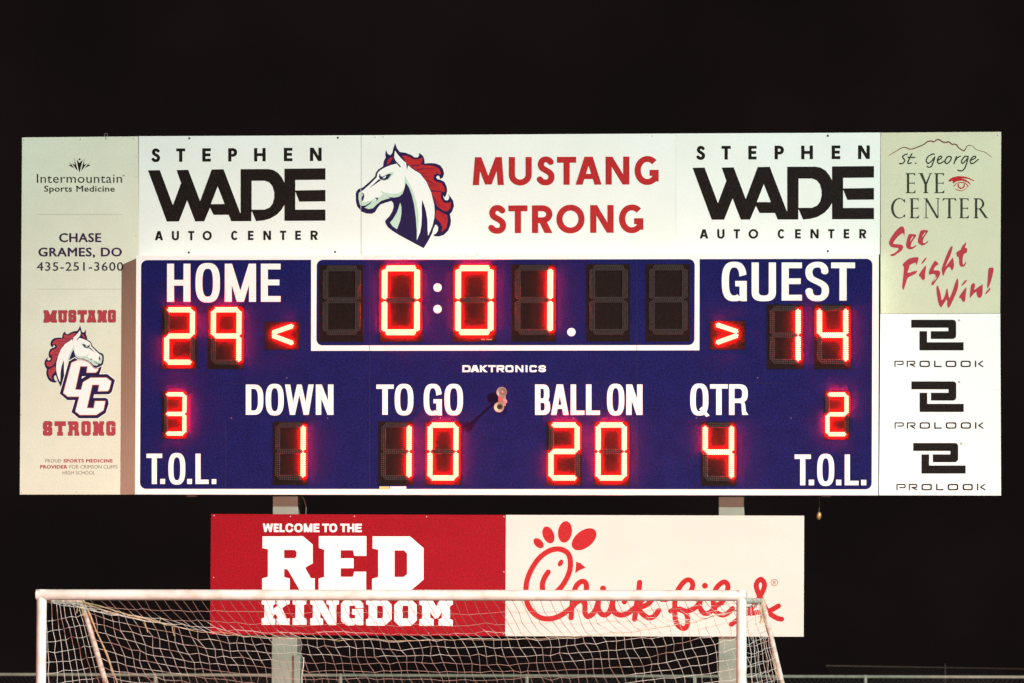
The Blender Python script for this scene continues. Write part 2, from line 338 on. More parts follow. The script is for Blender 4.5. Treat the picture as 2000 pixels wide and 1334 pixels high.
def serif(ch, x0, x1, yt, yb, tv=4.4, th=1.7, col=0):
    o = []; W = x1 - x0; H = yb - yt
    def R(a, b, c, d): o.append([(x0 + a, yb - b), (x0 + c, yb - b), (x0 + c, yb - d), (x0 + a, yb - d)])
    def P(pts): o.append([(x0 + p[0], yb - p[1]) for p in pts])
    def sf(c, y, wd):             # bracketed serif
        s = 1 if y == 0 else -1
        P([(c - wd, y), (c + wd, y), (c + wd * .9, y + s * 1.0), (c + tv * .5, y + s * 2.6), (c - tv * .5, y + s * 2.6), (c - wd * .9, y + s * 1.0)])
    if ch == 'E':
        c = W * .24; R(c - tv / 2, 0, c + tv / 2, H); sf(c, 0, W * .24); sf(c, H, W * .24)
        R(c, H - th, W * .95, H); R(c, H * .5 - th / 2, W * .9, H * .5 + th / 2); R(c, 0, W * .95, th)
        P([(W * .95, H), (W * .78, H - th), (W * .95, H - H * .14)]); P([(W, H * .16), (W * .74, th), (W * .95, 0)]); P([(W * .9, H * .58), (W * .8, H * .5), (W * .9, H * .42)])
    elif ch == 'C':
        N = 36; A = []
        for k in range(N + 1):
            t = math.radians(42 + 276 * k / N)
            A.append(((W * .56 + W * .56 * math.cos(t), H / 2 + (H / 2 + .4) * math.sin(t)), (W * .60 + (W * .60 - tv * 1.08) * math.cos(t), H / 2 + (H / 2 + .4 - th) * math.sin(t))))
        for i in range(N): P([A[i][0], A[i + 1][0], A[i + 1][1], A[i][1]])
        P([(W * .98, H * .97), (W * .86, H * .9), (W * .97, H * .76)]); P([(W * .98, H * .04), (W * .86, H * .09), (W * .97, H * .2)])
    elif ch == 'N':
        R(W * .12, 0, W * .12 + th, H); R(W * .85, 0, W * .85 + th, H); P([(W * .06, H), (W * .06 + tv * 1.1, H), (W * .86 + th, 0), (W * .86 - tv * .5, 0)])
        R(0, 0, W * .28, 1.1); R(W * .74, H - 1.1, W, H); R(0, H - 1.1, W * .14, H)
    elif ch == 'T':
        c = W / 2; R(c - tv / 2, 0, c + tv / 2, H); sf(c, 0, W * .19); R(W * .04, H - th, W * .96, H)
        P([(W * .04, H), (W * .16, H - th), (W * .0, H - H * .15)]); P([(W * .96, H), (W * .84, H - th), (W, H - H * .15)])
    elif ch == 'R':
        c = W * .17; R(c - tv / 2, 0, c + tv / 2, H); sf(c, 0, W * .17); sf(c, H, W * .17)
        N = 20; cy_ = H * .725; ry = H * .275
        for k in range(N):
            q = []
            for j in (k, k + 1):
                t = math.radians(-90 + 180 * j / N)
                q.append(((W * .32 + W * .40 * math.cos(t), cy_ + ry * math.sin(t)), (W * .32 + (W * .40 - tv * .95) * math.cos(t), cy_ + (ry - th) * math.sin(t))))
            P([q[0][0], q[1][0], q[1][1], q[0][1]])
        R(c, H - th, W * .33, H); R(c, H * .45, W * .33, H * .45 + th); P([(W * .36, H * .46), (W * .36 + tv, H * .48), (W * .9, H * .06), (W, 0), (W * .84, 0), (W * .74, H * .05)])
    elif ch == 'Y':
        c = W * .52; R(c - tv / 2, 0, c + tv / 2, H * .46); sf(c, 0, W * .19)
        P([(W * .1, H), (W * .1 + tv * 1.25, H), (c + tv / 2, H * .44), (c - tv / 2, H * .44)]); P([(W * .88 - th, H), (W * .88 + th * .3, H), (c + tv * .5, H * .42), (c, H * .5)])
        R(0, H - 1.1, W * .34, H); R(W * .74, H - 1.1, W, H)
    return [(p, col) for p in o]
def ftext(s, x0, x1, ytop, ybase, bold=0.0, track=1.0, col=0, ref='H', shear=0.0):
    """small print, set with Blender's built-in typeface and fitted into the measured box; bold: extra stroke in pixels"""
    def mesh(body):
        c = bpy.data.curves.new('t', 'FONT'); c.body = body; c.space_character = track; c.shear = shear; c.resolution_u = 3
        o = bpy.data.objects.new('t', c); C.objects.link(o)
        me = bpy.data.meshes.new_from_object(o.evaluated_get(bpy.context.evaluated_depsgraph_get()))
        vs = [v.co.copy() for v in me.vertices]; fs = [tuple(p.vertices) for p in me.polygons]
        bpy.data.objects.remove(o); bpy.data.curves.remove(c); bpy.data.meshes.remove(me)
        return vs, fs
    hv, _ = mesh(ref); h0 = min(v.y for v in hv); h1 = max(v.y for v in hv)
    vs, fs = mesh(s); a = min(v.x for v in vs); b = max(v.x for v in vs)
    d = bold / 2
    k = (ybase - ytop - d) / (h1 - h0)
    P = [(x0 + d + (v.x - a) / (b - a) * (x1 - x0 - bold), ybase - d / 2 - (v.y - h0) * k) for v in vs]
    if not bold: return [(P, fs, col, 0)]
    return [([(p[0] + ox, p[1] + oy) for p in P], fs, col, -.00025 * n_) for n_, (ox, oy) in enumerate(((0, 0), (-d, 0), (d, 0), (-d * .5, d * .5), (d * .5, -d * .5), (-d * .5, -d * .5), (d * .5, d * .5)))]

# ------------------------------------------------------------------ the setting
fy = [-200, 60, 85, 110, 150, 400, 1400]; fz = [0, 0, -.3, -1.4, -3.6, -17, -72]      # level field, the ground falls away behind it
me = pydata('field', [(sx, y, z) for y, z in zip(fy, fz) for sx in (-1500, 1500)], [(2 * i, 2 * i + 1, 2 * i + 3, 2 * i + 2) for i in range(len(fy) - 1)])
o = link('field', me, M['grass']); o['kind'] = 'structure'
# low mound of rusty earth behind the fence
mv = []; mf = []
cA = px(1560, 1320, 34.0)
for j in range(9):
    for i in range(25):
        a = i / 24; b = j / 8
        mv.append((cA.x - 2.6 + 4.6 * a, 33 + 3.2 * b, -.05 + (.98 + .07 * math.sin(a * 21)) * (math.sin(a * math.pi) ** .6) * math.sin(b * math.pi) ** .7))
for j in range(8):
    for i in range(24): a = j * 25 + i; mf.append((a, a + 1, a + 26, a + 25))
o = link('earth_mound', pydata('earth_mound', mv, mf), M['rust']); o['kind'] = 'structure'
for p in o.data.polygons: p.use_smooth = True

# ------------------------------------------------------------------ scoreboard
YS = 0.2                        # plane of the signs round it
sb = thing('scoreboard', 'navy blue electronic scoreboard with a white border and glowing red digits', 'scoreboard', px(990, 966, 0))
BQ = [px(263.6, 965.6, 0), px(1714.6, 967.4, 0), px(1715.8, 495.0, 0), px(266.2, 499.0, 0)]
b_ = MB(); q = [p + Vector((0, .002, 0)) for p in BQ]; b_.slab(q, YS - .004); b_.build('cabinet', M['paint'], sb)
def rr(x0, y0, x1, y1, r, corners='1111', n=6):
    P = []
    for (cx, cy, a, c, kx, ky) in ((x0 + r, y0 + r, 180, corners[0], x0, y0), (x1 - r, y0 + r, 270, corners[1], x1, y0), (x1 - r, y1 - r, 0, corners[2], x1, y1), (x0 + r, y1 - r, 90, corners[3], x0, y1)):
        if c == '0': P.append((kx, ky)); continue
        for k in range(n + 1):
            t = math.radians(a + 90 * k / n); P.append((cx + r * math.cos(t), cy + r * math.sin(t)))
    return P
quad = lambda a, b, c, d: [a, b, c, d]
whiteq = [(266.2, 499.0), (1715.8, 495.0), (1714.6, 967.4), (263.6, 965.6)]
bl = rr(275.5, 508, 1704, 954.8, 12)
def warp(p):                   # straight lines of the board as they run in the photograph
    x, y = p; t = (x - 276) / 1428; s_ = (y - 508) / 446
    return (x - 2.2 * s_ * (1 - t) - 1.5 * s_ * t, y - 2.6 * t * (1 - s_) + 1.0 * t * s_)
L = [(whiteq, 0), ([warp(p) for p in bl], 1),
     ([warp(p) for p in [(608, 500), (1367.5, 500), (1367.5, 686.2), (608, 686.2)]], 0),
     ([warp(p) for p in rr(618.6, 508, 1357, 675, 12)], 1)]
# keep the white band joined to the border, and the border straight
L = [L[0], L[1], ([(607.6, 500), (1366.4, 498), (1366, 684.2), (607.6, 685.2)], 0), ([warp(p) for p in rr(618.6, 508, 1357, 675, 12)], 1), ([(500, 501), (1500, 499), (1500, 505.7), (500, 507.5)], 0)]
art('front_paint', [L], [M['paint'], M['blue']], 0.0, sb)
art('panel_seam', [[(stroke([(722, 508), (722, 953)], .9, False)[0], 0)], [(stroke([(1244, 507), (1244, 953)], .9, False)[0], 0)],
                   [(stroke([(440, 748.5), (650, 748.5)], .7, False)[0], 0)], [(stroke([(1030, 748), (1255, 748)], .7, False)[0], 0)], [(stroke([(1450, 748), (1535, 748)], .7, False)[0], 0)],
                   [(stroke([(441, 817), (441, 952)], .9, False)[0], 0)]], [M['bluedark']], -.0012, sb)
for k_, (sx, sy) in enumerate([(x_, 816.6) for x_ in (452, 500, 560, 640, 705, 770, 860, 925, 1060, 1120, 1180, 1235, 1360, 1440, 1500, 1545)] + [(x_, 738) for x_ in (300, 420, 560, 700, 1300, 1480, 1620)]):
    t = MB(); t.lathe(px(sx, sy, -.0008), [(0, .0062), (.002, .0058), (.0035, .003), (.004, .0001)], n=8); t.build('screw', M['greyink' if k_ % 3 == 0 else 'bluedark'], sb, smooth=True)
def cap(text, xr, yt, yb, tv, th, n=2.7, over=1.4):
    art('caption', [line(text, xr, yt, yb, tv, th, n, 'helv', 0, over)], [M['paint']], -.0025, sb)
cap('HOME', [(326.3, 372), (381.8, 429.5), (439, 500), (509.5, 548)], 515, 589.4, 13.6, 11.2)
cap('GUEST', [(1409.7, 1458.5), (1468, 1515.5), (1526.6, 1566.2), (1573, 1619), (1623.2, 1670)], 512.6, 587, 14.0, 11.2)
cap('DOWN', [(480, 514.5), (518.8, 554.3), (556.6, 612.6), (616.8, 651.3)], 751, 810.2, 10.7, 8.5)
cap('TO GO', [(735, 769), (770.8, 807.5), (827.5, 863), (868, 904.3)], 751, 810, 10.7, 8.5)
cap('BALL ON', [(1045, 1074.5), (1076.2, 1110.6), (1114.5, 1141.5), (1144.5, 1171.8), (1185.5, 1219.5), (1223, 1255)], 750.8, 810.4, 10.7, 8.5)
cap('QTR', [(1348, 1384.5), (1386.8, 1421.5), (1423.8, 1460.5)], 750.4, 810.4, 10.9, 8.6)
cap('T.O.L.', [(286, 316.8), (313, 322.5), (328.8, 362), (365.5, 375), (381.8, 407.5), (413.5, 422.5)], 886, 945.3, 10.0, 8.6)
cap('T.O.L.', [(1552, 1583.8), (1579.6, 1590), (1596, 1629.4), (1632.9, 1643.2), (1649.8, 1677), (1681.9, 1692)], 887.6, 947.8, 10.2, 8.8)
zD = Zm(895, 700, 11.11)
dx = [(90, 267), (265, 458), (470, 638), (648, 812), (832, 1000), (1022, 1200), (1240, 1415), (1460, 1503), (1545, 1710), (1740, 1905)]
art('maker_name', [line('DAKTRONICS', [(895 + a / 11.11, 895 + b / 11.11) for a, b in dx], 713.3, 726.9, 3.8, 3.5, 4.2, 'wide', 0)], [M['paint']], -.0025, sb)
for c in ((854.6, 561.6), (854.6, 603.7), (1116, 648.6)):
    art('clock_dot', [[(disc(c, 8.2, 24), 0)]], [M['paint']], -.0025, sb)
art('sticker', [[(rect(741, 950, 760.5, 955.4), 0)]], [M['yellow']], -.0045, sb)
art('sticker', [[(rect(761.5, 950, 793.5, 955.4), 0)]], [M['paint']], -.0045, sb)

# --- digits
SC = 1 / 190.3                 # metres per pixel on the board's face
def dots(pts, r=.0085):                 # mushroom-shaped lamps: a lens cap in front, an added glowing rim shaped to spread a red halo
    vs = []; fs = []; h = .013
    for x, z in pts:
        n = len(vs)
        for k in range(6): t = math.pi / 3 * k; vs.append((x + .45 * r * math.cos(t), 0, z + .45 * r * math.sin(t)))
        for k in range(6): t = math.pi / 3 * k; vs.append((x + r * math.cos(t), -.72 * h, z + r * math.sin(t)))
        vs.append((x, -h, z))
        for k in range(6): j = (k + 1) % 6; fs.append((n + k, n + j, n + 6 + j, n + 6 + k))
        for k in range(6): j = (k + 1) % 6; fs.append((n + 6 + k, n + 6 + j, n + 12))
    return vs, fs
def dot_mesh(name, P, m1, m2, r=.0085):
    me = pydata(name, *dots(P, r)); me.materials.append(m1); me.materials.append(m2)
    for i, p in enumerate(me.polygons): p.material_index = 1 if i % 12 < 6 else 0
    return me
def seg_points(L, rows, pitch, rp):       # staggered rows of lamps with pointed ends
    P = []
    for r in range(rows):
        off = abs(r - (rows - 1) / 2); inset = off * pitch * .62
        l = L - 2 * inset; n = max(2, int(round(l / pitch)) + 1)
        for k in range(n): P.append((-l / 2 + l * k / (n - 1), (r - (rows - 1) / 2) * rp))
    return P
def digit_mesh(w_, h_, t, rows, r):
    """seven lamp meshes for a digit whose lit outline is w_ x h_ metres, stroke t"""
    g = .016 if h_ > .5 else .013
    hl = w_ - t - 2 * g * .8; vl = (h_ - t) / 2 - 2 * g * .8
    rp = (t - 2 * r) / (rows - 1); pitch = 2.02 * r
    S_ = {}
    X = w_ / 2 - t / 2; Zt = h_ / 2 - t / 2
    for k, (cx, cz, hor) in dict(a=(0, Zt, 1), g=(0, 0, 1), d=(0, -Zt, 1), f=(-X, Zt / 2, 0), b=(X, Zt / 2, 0), e=(-X, -Zt / 2, 0), c=(X, -Zt / 2, 0)).items():
        P = seg_points(hl if hor else vl, rows, pitch, rp)
        P = [(cx + (a if hor else b), cz + (b if hor else a)) for a, b in P]
        S_[k] = dot_mesh('lamp_segment', P, M['off'], M['off'], r)
    return S_
SEG = {'0': 'abcdef', '1': 'bc', '2': 'abged', '3': 'abgcd', '4': 'fgbc', '9': 'abfgc', ' ': ''}
KIND = dict(clock=digit_mesh(76 * SC, 137 * SC, 12.2 * SC, 4, .0090), std=digit_mesh(61.6 * SC, 113.6 * SC, 11.0 * SC, 3, .0103), tol=digit_mesh(45.5 * SC, 85.5 * SC, 8.8 * SC, 3, .0086))
WORD = {'0': 'zero', '1': 'one', '2': 'two', '3': 'three', '4': 'four', '9': 'nine', ' ': ''}
def face_mesh(x0, y0, x1, y1, c):
    f = MB(); qd = [px(x0, y1, -.004), px(x1, y1, -.004), px(x1, y0, -.004), px(x0, y0, -.004)]
    f.slab(qd, .004); me = pydata('digit', [v - c for v in f.v], f.f); return me
def digit(ch, kind, face, lit):
    x0, y0, x1, y1 = face; cx, cy = (lit[0] + lit[2]) / 2, (lit[1] + lit[3]) / 2
    c = px(cx, cy, 0)
    d = link('digit', face_mesh(x0, y0, x1, y1, c), M['face'], sb, c - Vector(sb.location))
    d['label'] = ('red number %s glowing on a black digit panel' % WORD[ch]) if ch != ' ' else 'black digit panel with no lamp lit'
    for k in 'abcdefg':
        on = k in SEG[ch]
        s_ = bpy.data.objects.new('lit_segment' if on else 'dark_segment', KIND[kind][k]); C.objects.link(s_); s_.parent = d
        s_.location = (0, -.0045, 0)
        if on:
            for q_, m_ in ((0, 'led'), (1, 'glowrim')): s_.material_slots[q_].link = 'OBJECT'; s_.material_slots[q_].material = M[m_]
for ch, fx, lx in ((' ', (624.6, 709.6), (629.5, 705)), ('0', (740, 825), (745, 821)), ('0', (884, 969.5), (888.8, 964.8)), ('1', (999.3, 1086), (1005, 1080.8)), (' ', (1145, 1230.5), (1150.5, 1226.5)), (' ', (1261.3, 1347.6), (1267, 1343))):
    k = -1.6 * (fx[0] - 624) / 723
    digit(ch, 'clock', (fx[0], 517 + k, fx[1], 667.8 + k * .6), (lx[0], 518.5 + k, lx[1], 655.3 + k * .6))
digit('2', 'std', (315.5, 597, 385, 721), (320, 600.6, 381.8, 712.2)); digit('9', 'std', (405.8, 597, 476.8, 721), (411.6, 600.6, 472.4, 712.2))
digit('1', 'std', (1497.4, 594.5, 1568.8, 721), (1502.5, 598.5, 1564, 711)); digit('4', 'std', (1590, 594.5, 1662.4, 721), (1595, 598.5, 1657.3, 711))
digit('3', 'tol', (316, 764, 366, 857.6), (320.6, 766.8, 364.4, 850.4)); digit('2', 'tol', (1610, 764, 1661, 858.8), (1611, 767.3, 1658.6, 851.6))
digit('1', 'std', (532.5, 823, 601.3, 947.3), (536.5, 825.4, 598, 938.4))
digit('1', 'std', (739, 823, 807.5, 947.6), (743.2, 825.2, 804.8, 938.6)); digit('0', 'std', (830, 823, 900.8, 948), (834.6, 825.2, 896.3, 938.8))
digit('2', 'std', (1067, 823, 1136.6, 948.6), (1071.2, 825, 1132.6, 938.8)); digit('0', 'std', (1160, 823, 1230, 948.8), (1163.6, 825, 1224, 938.8))
digit('4', 'std', (1368.8, 823.8, 1439, 949), (1372.4, 826.5, 1433.8, 939.5))
art('serial_mark', [[(rect(940, 661.5, 947, 664.2), 0)], [(rect(949.5, 661.8, 961, 664.2), 0)]], [M['greyink']], -.0062, sb)
def arrow(face, bars, lab):
    c = px((face[0] + face[2]) / 2, (face[1] + face[3]) / 2, 0)
    d = link('possession_arrow', face_mesh(*face, c), M['face'], sb, c - Vector(sb.location)); d['label'] = lab
    for (a, b) in bars:
        A = px(*a, 0) - c; B = px(*b, 0) - c; dr = (B - A); Ln = dr.length; dr.normalize(); nn = Vector((-dr.z, 0, dr.x)); mid = (A + B) / 2
        P = [mid + dr * p + nn * q_ for p, q_ in seg_points(Ln + .004, 3, .0185, .0165)]
        o = link('lit_segment', dot_mesh('lamp_bar', [(p.x, p.z) for p in P], M['led'], M['glowrim'], .0096), [], d, (0, -.0045, 0))
arrow((516.8, 628.3, 585.8, 683), [((533, 650.2), (572, 636.6)), ((533, 655.6), (572, 670.6))], 'black panel with a red arrow pointing left')
arrow((1385.4, 626.5, 1456.3, 682.7), [((1400, 634.4), (1440.5, 648)), ((1440.5, 655), (1400, 669.6))], 'black panel with a red arrow pointing right')
for a, b in ((365, 384), (1605, 1623)):
    t = MB(); p0, p1 = px(a, 970.5, .12), px(b, 970.5, .12); t.box((p0.x, .10, p0.z), (p1.x, .19, p0.z + .03)); t.build('mounting_bracket', M['steelb'], sb)
for vz in (300, 470, 940):
    t = MB(); a, b = px(60, vz, .235), px(1940, vz, .235); t.box((a.x, YS + .0135, a.z - .04), (b.x, YS + .0535, a.z + .04)); t.build('back_rail', M['steelb'], sb)

# ------------------------------------------------------------------ signs
def sign(name, label, quadpx, m, screws=(), group=None, sm='rivet', cat='sign', sr=1.2):
    g = thing(name, label, cat, px((quadpx[0][0] + quadpx[1][0]) / 2, quadpx[0][1], YS), group)
    b = MB(); b.slab([px(u, v, YS) for u, v in quadpx], .012); b.build('panel', m, g, bevel=.0015)
    for sx, sy in screws:
        r = sr * SC; b = MB(); b.lathe(px(sx, sy, YS - .0005), [(0, r), (.004, r * .95), (.007, r * .6), (.0085, .0001)], n=10); b.build('screw', M[sm], g, smooth=True)
    return g
YA = YS - .002
G1 = 'white sponsor panels along the top of the scoreboard'
# tall sign at the left
sL = sign('tall_sign', 'tall aged cream sign with a horse head emblem, left of the scoreboard', [(38.5, 966), (276, 966), (269.6, 266.4), (43, 268.4)], M['aged'],
          [(47.5, 273), (158, 272), (262, 271), (43, 962), (150, 961), (41, 772), (42, 810), (267, 305), (266.5, 345), (266, 460)])
art('logo', [[(p, 0) for p in [Zm(60, 290, 10)(q) for q in (
    [(900, 215), (955, 285), (1015, 215), (975, 380), (953, 475), (930, 380)], disc((955, 210), 19),
    [(855, 172), (870, 260), (905, 380), (915, 440), (860, 360), (803, 288), (865, 322)], [(1051, 172), (1036, 260), (1001, 380), (991, 440), (1046, 360), (1103, 288), (1041, 322)],
    [(762, 266), (800, 320), (848, 385), (780, 347), (735, 327), (785, 316)], [(1144, 266), (1106, 320), (1058, 385), (1126, 347), (1171, 327), (1121, 316)])]]], [M['black']], YA, sL)
art('lettering', [], [M['dgreen']], YA, sL, [ftext('Intermountain', 72, 238.5, 339.8, 357, 0.0, 1.05)])
art('lettering', [], [M['dgreen']], YA, sL, [ftext('Sports Medicine', 86.5, 224.2, 362.6, 374.2, 0.55, 1.06)])
art('registered_mark', [[(disc((241.6, 343), 1.6), 0)]], [M['greyink']], YA, sL)
for y in (418.4, 564.3): art('rule_line', [[(rect(72, y, 240, y + .7), 0)]], [M['faint']], YA, sL)
art('lettering', [], [M['ink']], YA, sL, [ftext('CHASE', 115.4, 197.8, 455.4, 472.8, 1.5, 1.08)])
art('lettering', [], [M['ink']], YA, sL, [ftext('GRAMES, DO', 75, 238.3, 483.6, 500.8, 1.5, 1.08)])
art('lettering', [], [M['inkblue']], YA, sL, [ftext('435-251-3600', 72, 240.7, 512, 528.7, 0.45, 1.12)])
def varsity(polys, z, parent, ow=11):
    L = []
    for P, H in polys:
        for q in stroke(P + [P[0], P[1]], ow): L.append((q, 1))
    for P, H in polys:
        L.append((P, 0))
        for h in H:
            L.append((h, None))
            for q in stroke(h + [h[0]], ow * .5): L.append((q, 1))
    return [(z(p), c) for p, c in L]
VM = [([(70, 80), (180, 80), (235, 215), (295, 80), (400, 80), (400, 150), (380, 155), (380, 305), (400, 312), (400, 385), (280, 385), (235, 350), (195, 385), (70, 385), (70, 312), (90, 305), (90, 155), (70, 150)], []),
      ([(440, 80), (665, 80), (665, 150), (648, 155), (648, 350), (620, 382), (480, 382), (448, 350), (448, 155), (440, 150)], [[(530, 155), (568, 155), (568, 310), (530, 310)]]),
      ([(725, 75), (855, 75), (888, 108), (888, 190), (860, 205), (888, 235), (888, 350), (855, 382), (725, 382), (697, 350), (697, 275), (725, 265), (697, 235), (697, 105)], [[(772, 155), (808, 155), (815, 185), (775, 195)], [(775, 270), (805, 270), (805, 305), (775, 305)]]),
      ([(925, 78), (1155, 78), (1155, 180), (1085, 180), (1085, 310), (1095, 315), (1095, 382), (980, 382), (980, 315), (1000, 310), (1000, 180), (925, 180)], []),
      ([(1195, 78), (1360, 78), (1360, 150), (1345, 155), (1370, 310), (1390, 315), (1390, 382), (1295, 382), (1278, 350), (1260, 382), (1165, 382), (1165, 315), (1185, 310), (1215, 155), (1195, 150)], [[(1272, 205), (1284, 205), (1288, 260), (1268, 260)]]),
      ([(1425, 78), (1520, 78), (1555, 150), (1570, 78), (1660, 78), (1660, 150), (1640, 155), (1640, 310), (1655, 315), (1655, 382), (1560, 382), (1530, 310), (1515, 382), (1430, 382), (1430, 315), (1450, 310), (1450, 155), (1425, 150)], []),
      ([(1725, 72), (1855, 72), (1885, 100), (1885, 350), (1855, 382), (1725, 382), (1692, 350), (1692, 100)], [[(1770, 150), (1808, 150), (1810, 195), (1790, 200), (1790, 250), (1808, 280), (1800, 300), (1770, 300)]])]
VS = [([(100, 100), (240, 100), (283, 140), (283, 215), (245, 235), (283, 270), (283, 420), (240, 460), (90, 460), (55, 430), (55, 345), (100, 330), (55, 290), (55, 145)], [[(150, 195), (190, 195), (190, 235), (150, 235)], [(150, 335), (190, 335), (190, 375), (150, 375)]]),
      ([(348, 105), (622, 105), (622, 215), (530, 215), (530, 375), (550, 380), (550, 460), (415, 460), (415, 380), (440, 375), (440, 215), (348, 215)], []),
      ([(685, 105), (900, 105), (943, 145), (943, 270), (925, 290), (943, 320), (943, 380), (960, 385), (960, 460), (850, 460), (850, 320), (795, 320), (795, 460), (685, 460), (685, 380), (710, 375), (710, 185), (685, 180)], [[(800, 190), (845, 190), (845, 230), (800, 230)]]),
      ([(1065, 100), (1205, 100), (1250, 140), (1250, 420), (1205, 460), (1065, 460), (1025, 420), (1025, 140)], [[(1112, 185), (1160, 185), (1160, 370), (1112, 370)]]),
      ([(1315, 105), (1420, 105), (1470, 200), (1480, 105), (1588, 105), (1588, 180), (1565, 185), (1565, 378), (1588, 383), (1588, 460), (1480, 460), (1435, 370), (1425, 460), (1315, 460), (1315, 383), (1335, 378), (1335, 185), (1315, 180)], []),
      ([(1690, 100), (1830, 100), (1875, 140), (1875, 420), (1835, 460), (1690, 460), (1650, 420), (1650, 140)], [[(1740, 185), (1780, 185), (1780, 228), (1875, 228), (1875, 243), (1772, 250), (1775, 320), (1785, 345), (1775, 370), (1740, 370)]])]
art('lettering', [varsity(VM, Zm(80, 600, 12.9), sL)], [M['redsm'], M['maroon']], YA, sL)
art('lettering', [varsity(VS, Zm(80, 815, 12.9), sL)], [M['redsm'], M['maroon']], YA, sL)
# horse head emblem, colours: 0 navy 1 red 2 white 3 mint
HO = [(82, 660), (85, 740), (100, 800), (130, 830), (140, 850), (200, 872), (255, 876), (290, 860), (320, 810), (350, 775), (400, 757), (470, 735), (490, 760), (495, 800), (480, 850), (450, 900), (402, 950), (405, 975), (430, 1020), (480, 1060), (560, 1110), (820, 1250), (870, 1170), (910, 1090), (925, 1040), (945, 995), (960, 995), (978, 1020), (975, 1060), (955, 1090), (922, 1108), (945, 1120), (985, 1122), (1040, 1105), (1085, 1060), (1110, 1000), (1117, 950), (1105, 880), (1130, 850), (1150, 790), (1140, 735), (1110, 690), (1083, 662), (1098, 690), (1095, 715), (1075, 732), (1050, 725), (1035, 700), (1030, 670), (1048, 700), (1065, 670), (1075, 630), (1070, 580), (1045, 530), (1010, 510), (970, 500), (955, 480), (970, 460), (990, 465), (1000, 500), (1030, 480), (1042, 440), (1030, 390), (1000, 350), (950, 330), (890, 325), (830, 330), (828, 290), (815, 250), (795, 230), (770, 215), (772, 240), (755, 265), (720, 262), (680, 235), (620, 212), (560, 205), (530, 165), (510, 108), (490, 170), (480, 215), (458, 240), (430, 225), (410, 180), (403, 240), (408, 262), (385, 310), (380, 360), (330, 392), (300, 430), (292, 470), (230, 530), (160, 590), (115, 605), (90, 630)]
HF = [(115, 650), (140, 632), (165, 618), (230, 560), (310, 480), (318, 435), (345, 405), (400, 372), (460, 348), (525, 330), (562, 372), (575, 366), (545, 330), (515, 300), (500, 265), (503, 215), (510, 190), (540, 235), (600, 300), (628, 322), (640, 400), (650, 350), (700, 390), (780, 440), (850, 530), (900, 640), (935, 780), (940, 860), (935, 920), (915, 1010), (885, 1080), (868, 1115), (863, 1060), (860, 940), (845, 850), (825, 780), (803, 725), (798, 800), (800, 900), (795, 1000), (780, 1080), (745, 1165), (745, 1060), (735, 920), (715, 770), (690, 670), (660, 590), (625, 535), (610, 600), (590, 660), (550, 690), (500, 700), (450, 695), (420, 680), (455, 705), (420, 715), (360, 735), (310, 775), (270, 815), (220, 825), (165, 805), (195, 795), (240, 760), (265, 740), (200, 780), (140, 792), (125, 770), (112, 710)]
